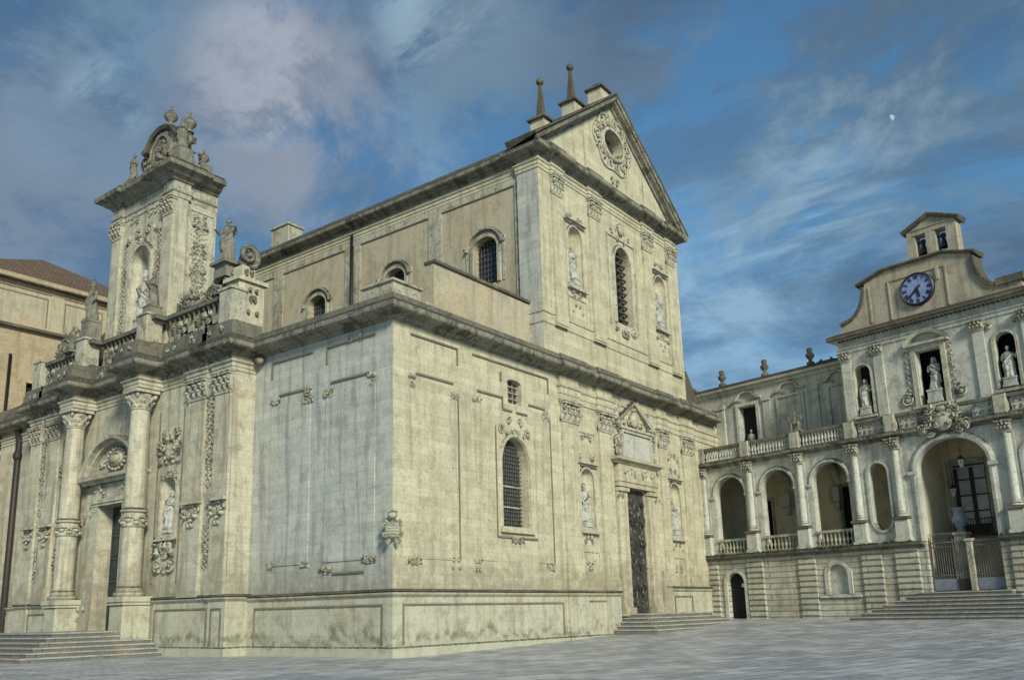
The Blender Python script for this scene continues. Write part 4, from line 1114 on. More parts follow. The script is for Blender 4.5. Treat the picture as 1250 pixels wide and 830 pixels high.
mb = MB(); sweep_xy(mb, tpath, [(0, 25.3), (.1, 25.32), (.16, 25.45), (.4, 25.55), (.5, 25.75), (.8, 25.8), (.88, 26.0), (.82, 26.05)], 1); mb.build('cornice', M_CR, CA)
mb = MB(); sweep_xy(mb, tpath, [(.82, 26.05), (.7, 26.12), (.6, 26.3), (.2, 26.35), (-.9, 26.4)], 1); box(mb, TX, y0+.2, y1-.2, 26.0, 26.38, -2.4, -.0)
mb.build('cornice_top', M_D, CA)
# crown: round-headed panel with volutes and urns
zc = 28.75; hw = 1.4
hd = [(tc-hw, 26.3), (tc+hw, 26.3), (tc+hw, zc)]+[(tc+hw*cos(pi*i/14), zc+1.15*sin(pi*i/14)) for i in range(1, 14)]+[(tc-hw, zc)]
hole = [(tc+.72*cos(2*pi*i/20), 28.5+.95*sin(2*pi*i/20)) for i in range(20)]
fr = shifted(TX, -.85)
mb = MB(); wallpoly(mb, fr, hd, [], 0, 1.0, True)
for sg in (-1, 1): wallpoly(mb, shifted(fr, -.2), [(tc+sg*1.3, 26.3), (tc+sg*2.9, 26.3), (tc+sg*2.85, 26.9), (tc+sg*2.2, 27.15), (tc+sg*1.85, 27.8), (tc+sg*1.75, 28.4), (tc+sg*1.3, 28.5)], [], 0, .7, True)
cr = mb.build('crown', M_G, CA)
mb = MB(); sweep_pl(mb, fr, hole, [(.001, 0), (.16, 0), (.16, -.22), (.001, -.24)], True); relief(mb, fr, tc, 28.4, 1.3, 1.7, .0, 220, 1.6, .4, 1.4)
for sg in (-1, 1):
    scroll(mb, fr, tc+sg*2.35, 27.1, -.3, .7, pi/2, 1.5, sg, .2); scroll(mb, fr, tc+sg*2.15, 28.5, -.3, .38, pi/2, 1.4, -sg, .15)
    relief(mb, fr, tc+sg*2.5, 26.9, 1.1, 1.1, -.15, 222, 2.0, .42, 1.5); relief(mb, fr, tc+sg*1.6, 27.9, .7, 1.4, -.1, 223, 2.0, .38, 1.4)
relief(mb, fr, tc, 29.6, 2.0, .5, .0, 224, 1.8, .36, 1.3)
mb.build('crown_carving', M_SD, cr)
mb = MB(); sweep_pl(mb, fr, [(tc-1.85, zc+.1), (tc-1.5, zc+.22)]+[(tc-1.42*cos(pi*i/14), zc+1.15*sin(pi*i/14)) for i in range(3, 12)]+[(tc+1.5, zc+.22), (tc+1.85, zc+.1)], [(-1.0, -.1), (.22, -.06), (.3, .12), (.26, .22), (-1.0, .26), (-1.0, -.1)]); mb.build('crown_coping', M_D, cr)
def urn_mesh(h, kind=0):
    mb = MB()
    if kind == 0: pr_ = [(0, 0), (.26, 0), (.26, .08), (.12, .14), (.12, .24), (.30, .42), (.34, .62), (.26, .80), (.14, .9), (.07, 1.02), (.04, 1.12), (.10, 1.2), (.08, 1.3), (0, 1.36)]
    else: pr_ = [(0, 0), (.30, 0), (.30, .12), (.2, .2), (.22, .45), (.34, .55), (.36, .7), (.22, .8), (.24, 1.0), (.30, 1.1), (.27, 1.35), (.15, 1.55), (0, 1.65)]
    k = h/pr_[-1][1]; n = 12; vs = []; m = len(pr_)
    for i in range(n):
        a = 2*pi*i/n
        for j, (r, z) in enumerate(pr_):
            f = 1+(.14 if .3 < z < .95 and i % 2 else 0); vs.append(Vector((r*k*f*cos(a), r*k*f*sin(a), z*k)))
    mb.add(vs, [(i*m+q, ((i+1) % n)*m+q, ((i+1) % n)*m+q+1, i*m+q+1) for i in range(n) for q in range(m-1)], True)
    me = bpy.data.meshes.new('urn'); me.from_pydata(mb.v, [], mb.f); me.polygons.foreach_set('use_smooth', mb.sm); me.materials.append(M_SD); return me
u0m = urn_mesh(1.45); u1m = urn_mesh(2.2, 1); u2m = urn_mesh(1.1)
put(u0m, fr(tc, 30.35, -.4), CA, 'urn'); put(u0m, fr(tc-1.7, 29.35, -.6), CA, 'urn')
put(u2m, TX(y0+.5, 27.1, -1.9), CA, 'urn')
mb = MB()
for y in (y0+.35, y1-.9): box(mb, TX, y-.42, y+.42, 26.3, 27.1 if y > tc else 27.4, -.82, .0)
relief(mb, TX, y0+.6, 27.0, 1.0, 1.0, .0, 225, 1.3, .38, 1.4); relief(mb, TX, y0+1.6, 26.9, 1.3, 1.0, -.1, 226, 2.0, .4, 1.5); relief(mb, TX, y1-1.6, 26.7, .9, .6, -.1, 227, 1.4, .36, 1.3)
relief(mb, TS, .4, 27.0, .9, 1.0, -.2, 228, 1.4, .38, 1.4)
box(mb, TX, y0+.15, y0+.85, 26.3, 27.12, -2.25, -1.55)
mb.build('urn_pedestal', M_SD, CA)
# volute ramps between tower and corner pedestal
for s in (0, 1):
    f = (lambda y: y) if not s else mir
    mb = MB(); fr = shifted(FG, .55)
    pts = [(f(15.6), 15.5), (f(9.9), 15.5), (f(9.9), 18.6), (f(11.6), 18.5), (f(12.6), 17.6), (f(13.8), 17.2), (f(14.6), 17.7), (f(15.6), 18.2)]
    if s: pts = pts[::-1]
    wallpoly(mb, fr, pts, [], 0, .5, True)
    vr = mb.build('volute_ramp', M_C, CA)
    mb = MB()
    for c, z, r in ((11.2, 18.2, .55), (14.4, 17.9, .6), (12.6, 17.6, .45), (13.5, 17.3, .35)): scroll(mb, fr, f(c), z, .0, r, 0, 1.6, 1 if s else -1, .15)
    for c, z in ((10.9, 18.2), (12.0, 17.8), (13.2, 17.5), (14.6, 18.0), (11.4, 17.2)): relief(mb, fr, f(c), z, 1.0, .9, .0, int(c*5), 1.3, .42, 1.4)
    mb.build('foliage_carving', M_SD, vr)
# corner pedestal with scroll and its side face
mb = MB(); fr = Frame((0, 9.3, 0), (1, 0, 0), (0, -1, 0))
box(mb, fr, -1.15, .35, 15.4, 17.75, -1.0, 0); box(mb, fr, -1.3, .5, 17.75, 17.95, -1.1, .14)
box(mb, fr, -.95, -.2, 17.95, 18.6, -.8, -.05)
cpd = mb.build('corner_pedestal', M_R, CA)
mb = MB(); relief(mb, fr, -.35, 16.6, .7, 1.9, 0, 230, .8, .28)
scroll(mb, shifted(fr, -.2), -.55, 19.2, 0, .65, -pi/2, 1.5, 1, .17); blob(mb, fr(-.55, 19.0, -.4), .36, .3, .55, fr, 10, 7); relief(mb, fr, -.6, 18.3, .8, .7, .0, 232, 1.2, .34)
mb.build('pedestal_scroll', M_SD, cpd)
mb = MB(); fr = shifted(FG, .9); box(mb, fr, 10.25, 11.15, 18.2, 18.85, -.4, .4); box(mb, fr, 10.05, 11.35, 18.85, 19.0, -.6, .6)
for k_ in range(3): relief(mb, shifted(fr, -.1+.2*k_), 10.9, 17.7, 1.5, 1.2, 0, 500+k_, 1.5, .45, 1.6)
mb.build('statue_pedestal', M_SD, CA)
# downpipes at both ends of the facade and in the corner
mb = MB(); tube(mb, [(-.18, 33.6, .2), (-.18, 33.6, 13.2), (-.35, 33.6, 13.9)], .2, 8); blob(mb, (-.2, 33.6, 12.2), .3, .3, .4); mb.build('downpipe', M_IR, CA)
mb = MB(); blob(mb, (-.35, 9.0, 14.2), .3, .3, .2); blob(mb, (-.25, 8.7, 13.7), .22, .3, .22); mb.build('rain_spout', M_CR, CA)

# ------------------------------------------------------------------ steps
M_RIS = stone('stone_riser', (.17, .17, .155), (.11, .11, .10), joint=.3, bw=1.3, bh=10, crust=.0, streak=.3, blotamt=.5, grime=.6, bump=.6)  # dirt plus the shade below each nosing, both in the dark colour
def flight(fr, a0, a1, out, top, bot, n, tread, ret0, ret1, back, name_label, loc, side=.9, low=None):
    """a fan of steps: light worn treads with a nosing over risers coloured dark for dirt and shade"""
    T = thing('stone_steps', name_label, 'steps', loc)
    rt = MB(); rr_ = MB(); h = (top-bot)/n
    for i in range(n):
        e = tread*i; z = top-h*i; zb = (low if low is not None else bot-.4) if i == n-1 else z-h
        A0, A1 = a0-e*ret0, a1+e*ret1
        # riser block, then tread slab; blocks are nested frames so nothing overlaps
        for (b0, b1, d0, d1) in ((A0, A1, back if i == 0 else out+e-tread, out+e),)+((() if i == 0 else ((A0, A0+tread*ret0, back, out+e-tread), (A1-tread*ret1, A1, back, out+e-tread)))):
            if b1-b0 < .01: continue
            box(rr_, fr, b0+.03, b1-.03, zb, z-.07, d0, d1-.035)
            box(rt, fr, b0, b1, z-.07, z, d0+(.0 if i == 0 else .0), d1)
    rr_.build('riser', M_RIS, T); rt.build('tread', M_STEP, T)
    return T
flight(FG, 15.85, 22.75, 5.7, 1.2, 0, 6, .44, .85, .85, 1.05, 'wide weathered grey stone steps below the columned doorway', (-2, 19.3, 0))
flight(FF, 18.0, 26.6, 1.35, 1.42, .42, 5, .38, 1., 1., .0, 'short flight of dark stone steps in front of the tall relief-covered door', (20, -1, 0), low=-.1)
mb = MB(); box(mb, FF, 18.8, 21.2, 1.0, 1.419, -.6, 0); mb.build('threshold', M_T, CA)

# ------------------------------------------------------------------ PALACE
PA = thing('palace', 'two-storey arcaded stone palace with clock gable and little belfry', 'building', tuple(FP(8, gz(29), 0)))
CC = 16.05
pm_ = lambda s: 2*CC-s
GP0 = .6
A3 = [arch(c, 2.3, 5.0, 8.8) for c in (2.05, 5.55, 9.05)]
OV = [(12.0+.55*cos(a), 8.85+.6*sin(a)) for a in [pi*i/10 for i in range(11)]]+[(12.0-.55, 6.4)]+[(12.0+.55*cos(a), 6.4+.75*sin(a)) for a in [pi+pi*i/8 for i in range(1, 8)]]+[(12.55, 6.4)]
OV = OV[:-1]+[(12.55, 6.4)]
BIG = [(CC-1.85, 2.2), (CC+1.85, 2.2)]+[(CC+1.85*cos(pi*i/20), 8.75+1.5*sin(pi*i/20)) for i in range(21)]
ov2 = [(pm_(a), z) for a, z in OV][::-1]
mb = MB()
wallpoly(mb, FP, [(-.5, 4.9), (CC-1.85, 4.9)]+[(CC-1.85, 8.75)]+[(CC-1.85*cos(pi*i/20), 8.75+1.5*sin(pi*i/20)) for i in range(1, 20)]+[(CC+1.85, 8.75), (CC+1.85, 4.9), (22.5, 4.9), (26, 4.9), (26, 10.9), (-.5, 10.9)],
         [[(a, max(z, 4.95)) for a, z in x] for x in A3]+[OV, ov2, arch(22.6, 2.3, 5.0, 8.8)], 0, .55, True)
mb.build('wall', M_P, PA)
# podium
DP = arch(1.98, 1.28, .5, 3.15, 12); PN = arch(8.98, 1.2, 2.25, 3.35, 12)
mb = MB()
wallpoly(mb, FP, [(-.6, .3), (CC-1.85, .3), (CC-1.85, 4.85), (-.6, 4.85)], [DP, PN], 0, .5)
wallpoly(mb, FP, [(CC+1.85, .3), (26, .3), (26, 4.85), (CC+1.85, 4.85)], [], 0, .5)
mb.build('podium_wall', M_PR, PA)
mb = MB(); wallpoly(mb, FP, DP, [], -.35, .05); dr = mb.build('door', M_DK, PA)
mb = MB(); wallpoly(mb, FP, PN, [], -.18, .05); mb.build('blind_niche', M_P, PA)
mb = MB()
for o_, c, r, z0, zs in ((DP, 1.98, .64, .6, 3.15), (PN, 8.98, .6, 2.25, 3.35)):
    sweep_pl(mb, FP, [(c-r, z0)]+[(c-r*cos(pi*i/14), zs+r*sin(pi*i/14)) for i in range(15)]+[(c+r, z0)], [(.001, 0), (.07, 0), (.07, .24), (.001, .25)])
box(mb, FP, 7.75, 10.3, 2.06, 2.2, 0, .12)
mb.build('arch_surround', M_P, PA)
# rusticated piers: stacked cushions
piers = [(-.35, .75), (2.9, 4.1), (6.5, 7.65), (10.5, 11.7), (12.45, 13.75), (18.35, 19.65), (20.5, 21.6)]
for a0, a1 in piers:
    mb = MB(); z = .4; d = .12
    while z < 4.6:
        taper(mb, FP, a0, a1, z, min(z+.31, 4.62), 0, d, .035); z += .335
    box(mb, FP, a0+.02, a1-.02, .4, 4.6, 0, d-.045)
    mb.build('rusticated_pier', M_PR, PA)
mb = MB()
cp = [(0, 4.58), (.1, 4.6), (.14, 4.68), (.30, 4.74), (.34, 4.86), (.28, 4.9), (-.3, 4.95)]
def ppath(brks, lo, hi, d=.12):
    p = [FP(hi, 0, 0)]
    for a0, a1 in sorted(brks, reverse=True):
        if a1 > hi or a0 < lo-.6: continue
        p += [FP(a1+.05, 0, 0), FP(a1+.05, 0, d), FP(a0-.05, 0, d), FP(a0-.05, 0, 0)]
    p.append(FP(lo, 0, 0)); return [(q.x, q.y) for q in p][::-1]
sweep_xy(mb, ppath([p for p in piers if p[1] < 14], -.55, CC-1.9), cp, -1)
sweep_xy(mb, ppath([p for p in piers if p[0] > 18], CC+1.9, 26), cp, -1)
mb.build('podium_cornice', M_C, PA)
# moss on the podium ledge
R = random.Random(8); mb = MB()
for i in range(260):
    a = R.uniform(-.4, 13.6) if i < 200 else R.uniform(18.2, 21); s = R.uniform(.03, .10)
    blob(mb, FP(a, 4.93+s*.2, R.uniform(.05, .42)), s*1.3, s, s*.8, FP, 6, 4)
mb.build('moss', M_MOSS, PA)['kind'] = 'stuff'
# engaged columns on pedestals
cols = [.12, 3.63, 7.2, 10.75, 13.15, pm_(13.15), pm_(10.75)]
for s in cols:
    c = FP(s, 0, .06); mb = MB(); r = .22
    box(mb, FP, s-.34, s+.34, 6.3, 10.1, 0, .07)
    lathe(mb, c, [(r*1.35, 6.32), (r*1.38, 6.4), (r*1.15, 6.48), (r*1.15, 6.52), (r, 6.6), (r, 8), (r*.88, 10.05)], 16)
    p = mb.build('column', M_P, PA)
    mb = MB(); taper(mb, FP, s-.40, s+.40, 4.95, 6.15, 0, .34, .04); box(mb, FP, s-.44, s+.44, 4.95, 5.12, 0, .38); mb.build('pedestal', M_P, p)
    mb = MB(); box(mb, FP, s-.45, s+.45, 6.15, 6.3, 0, .42); mb.build('pedestal_cap', M_D, p)
    mb = MB(); capital(mb, shifted(FP, .1), s-.26, s+.26, 10.1, 10.64, -.1, .12); mb.build('capital', M_K, p)
# arch mouldings and imposts
mb = MB()
for c in (2.05, 5.55, 9.05, 22.6):
    r = 1.15; sweep_pl(mb, FP, [(c-r, 8.75)]+[(c-r*cos(pi*i/16), 8.8+r*sin(pi*i/16)) for i in range(17)]+[(c+r, 8.75)], [(.001, 0), (.09, 0), (.11, .1), (.05, .2), (.001, .24)])
    for sg in (-1, 1): box(mb, FP, c+sg*r-(.05 if sg < 0 else 0)-(.0 if sg > 0 else .22), c+sg*r+(.27 if sg > 0 else 0), 8.6, 8.74, 0, .14)
sweep_pl(mb, FP, [(CC-1.85, 4.9), (CC-1.85, 8.75)]+[(CC-1.85*cos(pi*i/24), 8.75+1.5*sin(pi*i/24)) for i in range(1, 24)]+[(CC+1.85, 8.75), (CC+1.85, 4.9)], [(.001, 0), (.10, 0), (.13, .16), (.06, .32), (.001, .36)])
for sg in (-1, 1): box(mb, FP, CC+sg*1.85-(.45 if sg < 0 else 0), CC+sg*1.85+(.45 if sg > 0 else 0), 8.5, 8.68, 0, .2)
for ovv in (OV, ov2): sweep_pl(mb, FP, ovv if ovv is ov2 else ovv, [(.001, 0), (.08, 0), (.08, -.14), (.001, -.16)], True)
mb.build('archivolt', M_P, PA)
# entablature band under the terrace, then terrace balustrade
eb = [(0, 10.6), (.06, 10.64), (.1, 10.74), (.34, 10.82), (.38, 10.95), (.2, 11.0), (-.5, 11.0)]
bk = [(s-.34, s+.34) for s in cols]
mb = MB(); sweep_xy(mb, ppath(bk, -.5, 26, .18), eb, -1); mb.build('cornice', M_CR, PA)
mb = MB(); box(mb, FP, -.4, 26, 11.82, 12.0, -.02, .28); box(mb, FP, -.4, 26, 11.0, 11.1, .0, .26)
box(mb, FP, -.4, 10.3, 11.12, 11.8, .10, .12) if False else None
tb = mb.build('balustrade', M_C, PA)
tbm = baluster_mesh(.72, .1, M_P)
n = 0
segs = [(.45, 3.25), (4.0, 6.8), (7.6, 10.3)]
for a0, a1 in segs:
    k = 13
    for i in range(k): put(tbm, FP(a0+(a1-a0)*(i+.5)/k, 11.1, .13), tb); n += 1
mb = MB()
for s in cols: taper(mb, FP, s-.32, s+.32, 11.0, 12.02, -.1, .42, .04)
mb.build('balustrade_post', M_T, tb)
# pierced parapet panels before the clock wall
mb = MB()
for a0, a1 in ((11.2, 12.7), (13.6, 14.6), (17.5, 18.5), (19.4, 20.8), (21.8, 25.5)):
    box(mb, FP, a0, a1, 11.1, 11.82, .02, .1)
    k = int((a1-a0)/.3)
    for i in range(k):
        x = a0+(a1-a0)*(i+.5)/k; scroll(mb, FP, x, 11.62, .1, .11, pi/2, 1.1, 1 if i % 2 else -1, .035, 8); scroll(mb, FP, x, 11.32, .1, .11, -pi/2, 1.1, -1 if i % 2 else 1, .035, 8)
mb.build('pierced_panel', M_P, tb)
# coat of arms over the gate arch
mb = MB()
blob(mb, FP(CC, 11.15, .34), .48, .12, .55, FP, 14, 8); blob(mb, FP(CC, 11.85, .34), .3, .14, .18, FP, 10, 6); relief(mb, FP, CC, 11.1, 2.3, 1.6, .28, 300, 2.0, .4, 1.0); relief(mb, FP, CC, 11.15, .7, .8, .42, 301, 1.5, .22)
for sg in (-1, 1): scroll(mb, FP, CC+sg*.8, 10.6, .24, .26, 0, 1.5, sg, .07); scroll(mb, FP, CC+sg*.75, 11.6, .24, .22, 0, 1.5, -sg, .07)
mb.build('coat_of_arms', M_K, PA)
# loggia interior
mb = MB()
frb = shifted(FP, -4.0)
D2 = [rect(1.5, 2.5, 5.0, 8.6), rect(7.5, 8.5, 5.0, 8.9)]
DG_ = rect(14.75, 17.2, 2.2, 9.05)
wallpoly(mb, frb, [(-1.2, 0), (26, 0), (26, 12), (-1.2, 12)], D2+[rect(14.4, 16.2, 5.3, 9.3)], 0, .3)
wallpoly(mb, Frame(FP(-.55, 0, 0), -pn*-1, pd), [(0, 4.9), (4, 4.9), (4, 11), (0, 11)], [], 0, .2)
box(mb, FP, 13.6, 13.9, .3, 10.9, -4.0, -.56); box(mb, FP, 18.2, 18.5, .3, 10.9, -4.0, -.56)
mb.build('loggia_wall', M_PY, PA)
mb = MB(); box(mb, FP, -.55, 13.6, 4.75, 4.94, -4, -.5); box(mb, FP, 18.5, 26, 4.75, 4.94, -4, -.5); box(mb, FP, 13.9, 18.2, 1.6, 2.2, -4, .0)
box(mb, FP, -.55, 26, 10.85, 10.98, -4.0, -.3)
mb.build('loggia_floor', M_T, PA)
mb = MB()
for c in (3.8, 7.3, 10.8, 13.2, 19, 21):   # transverse ribs and consoles on the back wall
    sweep_pl(mb, Frame(FP(c, 0, 0), -FP.D, FP.S), [(.5, 8.9)]+[(2.25-1.75*cos(pi*i/12), 8.9+1.6*sin(pi*i/12)) for i in range(1, 12)]+[(4.0, 8.9)], [(-.25, 0), (.25, 0), (.25, .35), (-.25, .35), (-.25, 0)])
    box(mb, FP, c-.35, c+.35, 8.0, 8.9, -4.0, -3.5); box(mb, FP, c-.2, c+.2, 7.5, 8.0, -4.0, -3.7)
mb.build('vault_rib', M_P, PA)
for q in D2:
    mb = MB(); wallpoly(mb, frb, q, [], -.2, .05); dd = mb.build('door', M_DK, PA)
    mb = MB(); frame_rect(mb, frb, q[0][0]-.2, q[1][0]+.2, 5.0, q[2][1]+.2, 0, .18, .08); mb.build('door_frame', M_T, dd)
mb = MB(); box(mb, shifted(FP, -3.95), .9, 1.55, 6.6, 7.5, 0, .04); box(mb, shifted(FP, -3.95), .82, 1.63, 6.52, 7.58, -.02, .02); mb.build('wall_plaque', M_IR, PA)
# glazed gate door at the back
mb = MB(); wallpoly(mb, frb, rect(14.4, 16.2, 5.3, 9.3), [], -.18, .04); gd = mb.build('glazed_door', M_WH, PA)
mb = MB(); frame_rect(mb, frb, 14.1, 16.5, 5.2, 9.6, -.02, .28, .12); mb.build('door_surround', M_T, gd)
mb = MB()
for a in (14.4, 14.5, 15.25, 15.35, 16.1): box(mb, frb, a, a+.1, 5.3, 9.1, -.17, -.08)
for z in (5.3, 6.6, 7.5, 8.4, 9.2): box(mb, frb, 14.4, 16.2, z, z+.07, -.16, -.09)
box(mb, frb, 14.4, 16.2, 5.3, 5.9, -.165, -.1)
mb.build('door_bars', M_IR, gd)
mb = MB()
box(mb, frb, 14.2, 17.1, 5.2, 5.3, .0, .7); box(mb, frb, 14.2, 17.1, 6.1, 6.16, .64, .7)
for i in range(20): box(mb, frb, 14.22+i*.15, 14.25+i*.15, 5.3, 6.1, .65, .69)
mb.build('balcony_railing', M_IR, PA)

# podium balustrade with turned balusters
mb = MB()
for c in (2.05, 5.55, 9.05): box(mb, FP, c-1.16, c+1.16, 5.78, 5.92, -.12, .12); box(mb, FP, c-1.16, c+1.16, 4.95, 5.05, -.12, .12)
pb = mb.build('balustrade', M_T, PA)
pbm = baluster_mesh(.73, .095, M_T)
for c in (2.05, 5.55, 9.05):
    for i in range(9): put(pbm, FP(c-1.02+i*.255, 5.05, 0), pb)

# upper wing wall set back behind the terrace
fw3 = shifted(FP, -3.0)
mb = MB(); wd = rect(1.32, 2.6, 11.0, 15.08)
wallpoly(mb, fw3, [(-2.2, 10.9), (1.32, 10.9), (1.32, 15.08), (2.6, 15.08), (2.6, 10.9), (10.6, 10.9), (10.6, 16.6), (-2.2, 16.6)], [], 0, .5)
mb.build('wing_wall', M_P, PA)
mb = MB(); box(mb, fw3, 1.32, 2.6, 11, 15.08, -.5, -.45); mb.build('dark_window', M_DK, PA)
mb = MB()
for a0, a1 in ((-.6, .1), (3.2, 3.75), (6.65, 7.3)): box(mb, fw3, a0, a1, 11.0, 15.2, 0, .1); box(mb, fw3, a0-.06, a1+.06, 15.2, 15.5, 0, .18)
frame_rect(mb, fw3, 1.05, 2.87, 11, 15.35, 0, .22, .12); frame_rect(mb, fw3, 4.2, 6.25, 11.0, 15.3, 0, .14, .1); frame_rect(mb, fw3, 7.9, 9.6, 11, 15.3, 0, .14, .1)
box(mb, fw3, 4.45, 6.0, 11, 15.0, 0, .03)
for c in (1.95, 5.2, 8.75):
    pts = [(c-1.15, 15.5), (c-.75, 15.55), (c-.4, 15.95), (c, 16.05), (c+.4, 15.95), (c+.75, 15.55), (c+1.15, 15.5)]
    sweep_pl(mb, fw3, pts, [(0, 0), (.22, 0), (.26, .1), (0, .16)]); relief(mb, fw3, c, 15.6, 1.4, .3, 0, 310, 1, .25)
mb.build('window_surround', M_P, PA)
mb = MB(); wp = [(q.x, q.y) for q in (fw3(-2.2, 0, 0), fw3(10.5, 0, 0))]
sweep_xy(mb, wp, [(0, 16.2), (.1, 16.22), (.14, 16.4), (.36, 16.48), (.4, 16.62)], -1); mb.build('wing_architrave', M_P, PA)
mb = MB(); sweep_xy(mb, wp, [(.4, 16.62), (.42, 16.74), (.3, 16.84), (-.8, 16.9)], -1); mb.build('wing_cornice', M_D, PA)
pin = [( .1, .42), (3.55, .42), (6.95, .42)]
for s, r in pin:
    c = fw3(s, 0, .0); mb = MB(); lathe(mb, c, [(.26, 16.8), (.26, 17.05), (.12, 17.1), (.12, 17.25), (.26, 17.42), (.28, 17.6), (.14, 17.72), (.2, 17.86), (.16, 18.0), (0, 18.08)], 10); mb.build('finial', M_D, PA)
mb = MB(); relief(mb, fw3, 8.0, 17.05, 1.2, .35, -.1, 315, 1.2, .3, 1.3); box(mb, fw3, 7.4, 8.6, 16.8, 16.95, -.3, .1); mb.build('roof_carving', M_D, PA)

# clock block
fc = shifted(FP, -.3)
nA = arch(11.5, 1.2, 12.3, 14.75, 12); nB = arch(pm_(11.5)-1.2, 1.0, 12.4, 14.85, 12)
nB = arch(19.4, 1.0, 12.4, 14.85, 12); nA = arch(11.62, 1.0, 12.35, 14.85, 12)
CDR = rect(14.85, 16.15, 12.3, 15.35)
mb = MB(); wallpoly(mb, fc, [(10.35, 10.9), (26, 10.9), (26, 17.0), (10.35, 17.0)], [nA, nB, CDR], 0, .4); mb.build('clock_wall', M_P, PA)
mb = MB(); box(mb, fc, 10.8, 20.5, 12.2, 15.6, -1.6, -1.5); mb.build('dark_recess', M_DK, PA)
mb = MB()
for c, o_ in ((11.62, .5), (19.4, .5)):
    sweep_pl(mb, fc, [(c-o_, 12.4)]+[(c-o_*cos(pi*i/12), 14.85+o_*sin(pi*i/12)) for i in range(13)]+[(c+o_, 12.4)], [(.001, 0), (.08, 0), (.08, .14), (.001, .16)])
    relief(mb, fc, c, 15.75, 1.5, .45, 0, 330, 1.1, .3); box(mb, fc, c-.7, c+.7, 12.15, 12.3, 0, .25)
frame_rect(mb, fc, 14.55, 16.45, 12.25, 15.65, 0, .26, .14); box(mb, fc, 14.45, 16.55, 12.1, 12.24, 0, .3)
arc = [(15.5-1.25*cos(t), 15.2+1.2*sin(t)) for t in [radians(25)+radians(130)*i/12 for i in range(13)]]
sweep_pl(mb, fc, arc, [(0, -.1), (.3, -.1), (.36, .1), (0, .16)]); box(mb, fc, 14.3, 16.7, 15.66, 15.8, 0, .32)
for sg in (-1, 1):
    scroll(mb, fc, 15.5+sg*1.45, 12.75, 0, .4, pi/2, 1.8, sg, .08); drop(mb, fc, 15.5+sg*1.2, 13.2, 15.4, .35, 0, 333)
mb.build('carved_frame', M_K, PA)
for s in (12.7, 18.2, 10.75, 20.6):
    mb = MB(); box(mb, fc, s-.28, s+.28, 12.1, 15.75, 0, .12); box(mb, fc, s-.34, s+.34, 11.9, 12.1, 0, .2); p = mb.build('pilaster', M_P, PA)
    mb = MB(); capital(mb, fc, s-.28, s+.28, 15.75, 16.25, 0, .12); mb.build('capital', M_K, p)
cpth = [(q.x, q.y) for q in (fc(10.35, 0, -1.5), fc(10.35, 0, 0), fc(26, 0, 0))]
mb = MB(); sweep_xy(mb, cpth, [(0, 16.25), (.06, 16.27), (.06, 16.45), (.12, 16.5), (.12, 16.58), (.02, 16.6), (.02, 16.85), (.14, 16.9), (.14, 17.0), (.42, 17.05)], -1); mb.build('entablature', M_P, PA)
mb = MB(); sweep_xy(mb, cpth, [(.12, 17.04), (.44, 17.06), (.5, 17.12), (.5, 17.26), (.42, 17.36), (.1, 17.5), (-1.4, 17.55)], -1)
mb.build('cornice', M_D, PA)
mb = MB(); a = 10.5
while a < 22:
    box(mb, fc, a, a+.12, 16.92, 17.05, .14, .34); a += .24
mb.build('dentil_course', M_D, PA)
# clock gable with concave shoulders
TC_ = 15.2; 
def shoulder(sg):
    pts = []
    for i in range(11):
        t = i/10; ang = radians(90*t)
        x = 3.1+1.35*(1-cos(ang)) if False else 3.05+1.2*(1-cos(ang))
        z = 19.9-2.1*sin(ang) if False else 19.9-2.0*sin(ang)
        pts.append((TC_+sg*x, z))
    return pts
L = [(10.6, 17.5), (10.65, 17.95)]+[(12.3-1.45*(1-sin(radians(90*i/8))) , 18.05+1.95*(1-cos(radians(90*i/8)))) for i in range(9)]
Rr = [(18.3+1.1*(1-sin(radians(90*i/8))), 17.95+2.0*(1-cos(radians(90*i/8)))) for i in range(8, -1, -1)]+[(20.6, 17.95), (20.6, 17.5)]
gpoly = L+[(12.3, 20.22), (13.6, 20.62), (17.1, 20.62), (18.3, 20.2)]+Rr
mb = MB(); wallpoly(mb, fc, gpoly[::-1], [], -.1, 1.0, True); mb.build('clock_gable', M_PB, PA)
mb = MB(); fcc = shifted(fc, -.1)
top = [(11.85, 20.12), (13.5, 20.62), (16.9, 20.62), (18.6, 20.12)]
sweep_pl(mb, fcc, top, [(-1.0, -.1), (.12, -.04), (.2, .04), (.2, .12), (-1.1, .16), (-1.1, -.1)])
sweep_pl(mb, fcc, L[1:][:10], [(-1.0, 0), (.12, 0), (.14, .18), (-1.0, .2)]); sweep_pl(mb, fcc, Rr[:-1], [(-1.0, 0), (.12, 0), (.14, .18), (-1.0, .2)])
box(mb, fcc, 19.4, 20.75, 17.9, 18.3, -.9, .15)
mb.build('gable_coping', M_D, PA)
mb = MB(); frame_rect(mb, fcc, 13.7, 17.0, 17.6, 19.95, 0, .09, .06); box(mb, fcc, 16.45, 16.6, 19.2, 19.95, 0, .1); box(mb, fcc, 12.5, 12.62, 17.7, 19.9, 0, .05); mb.build('gable_panel', M_PB, PA)
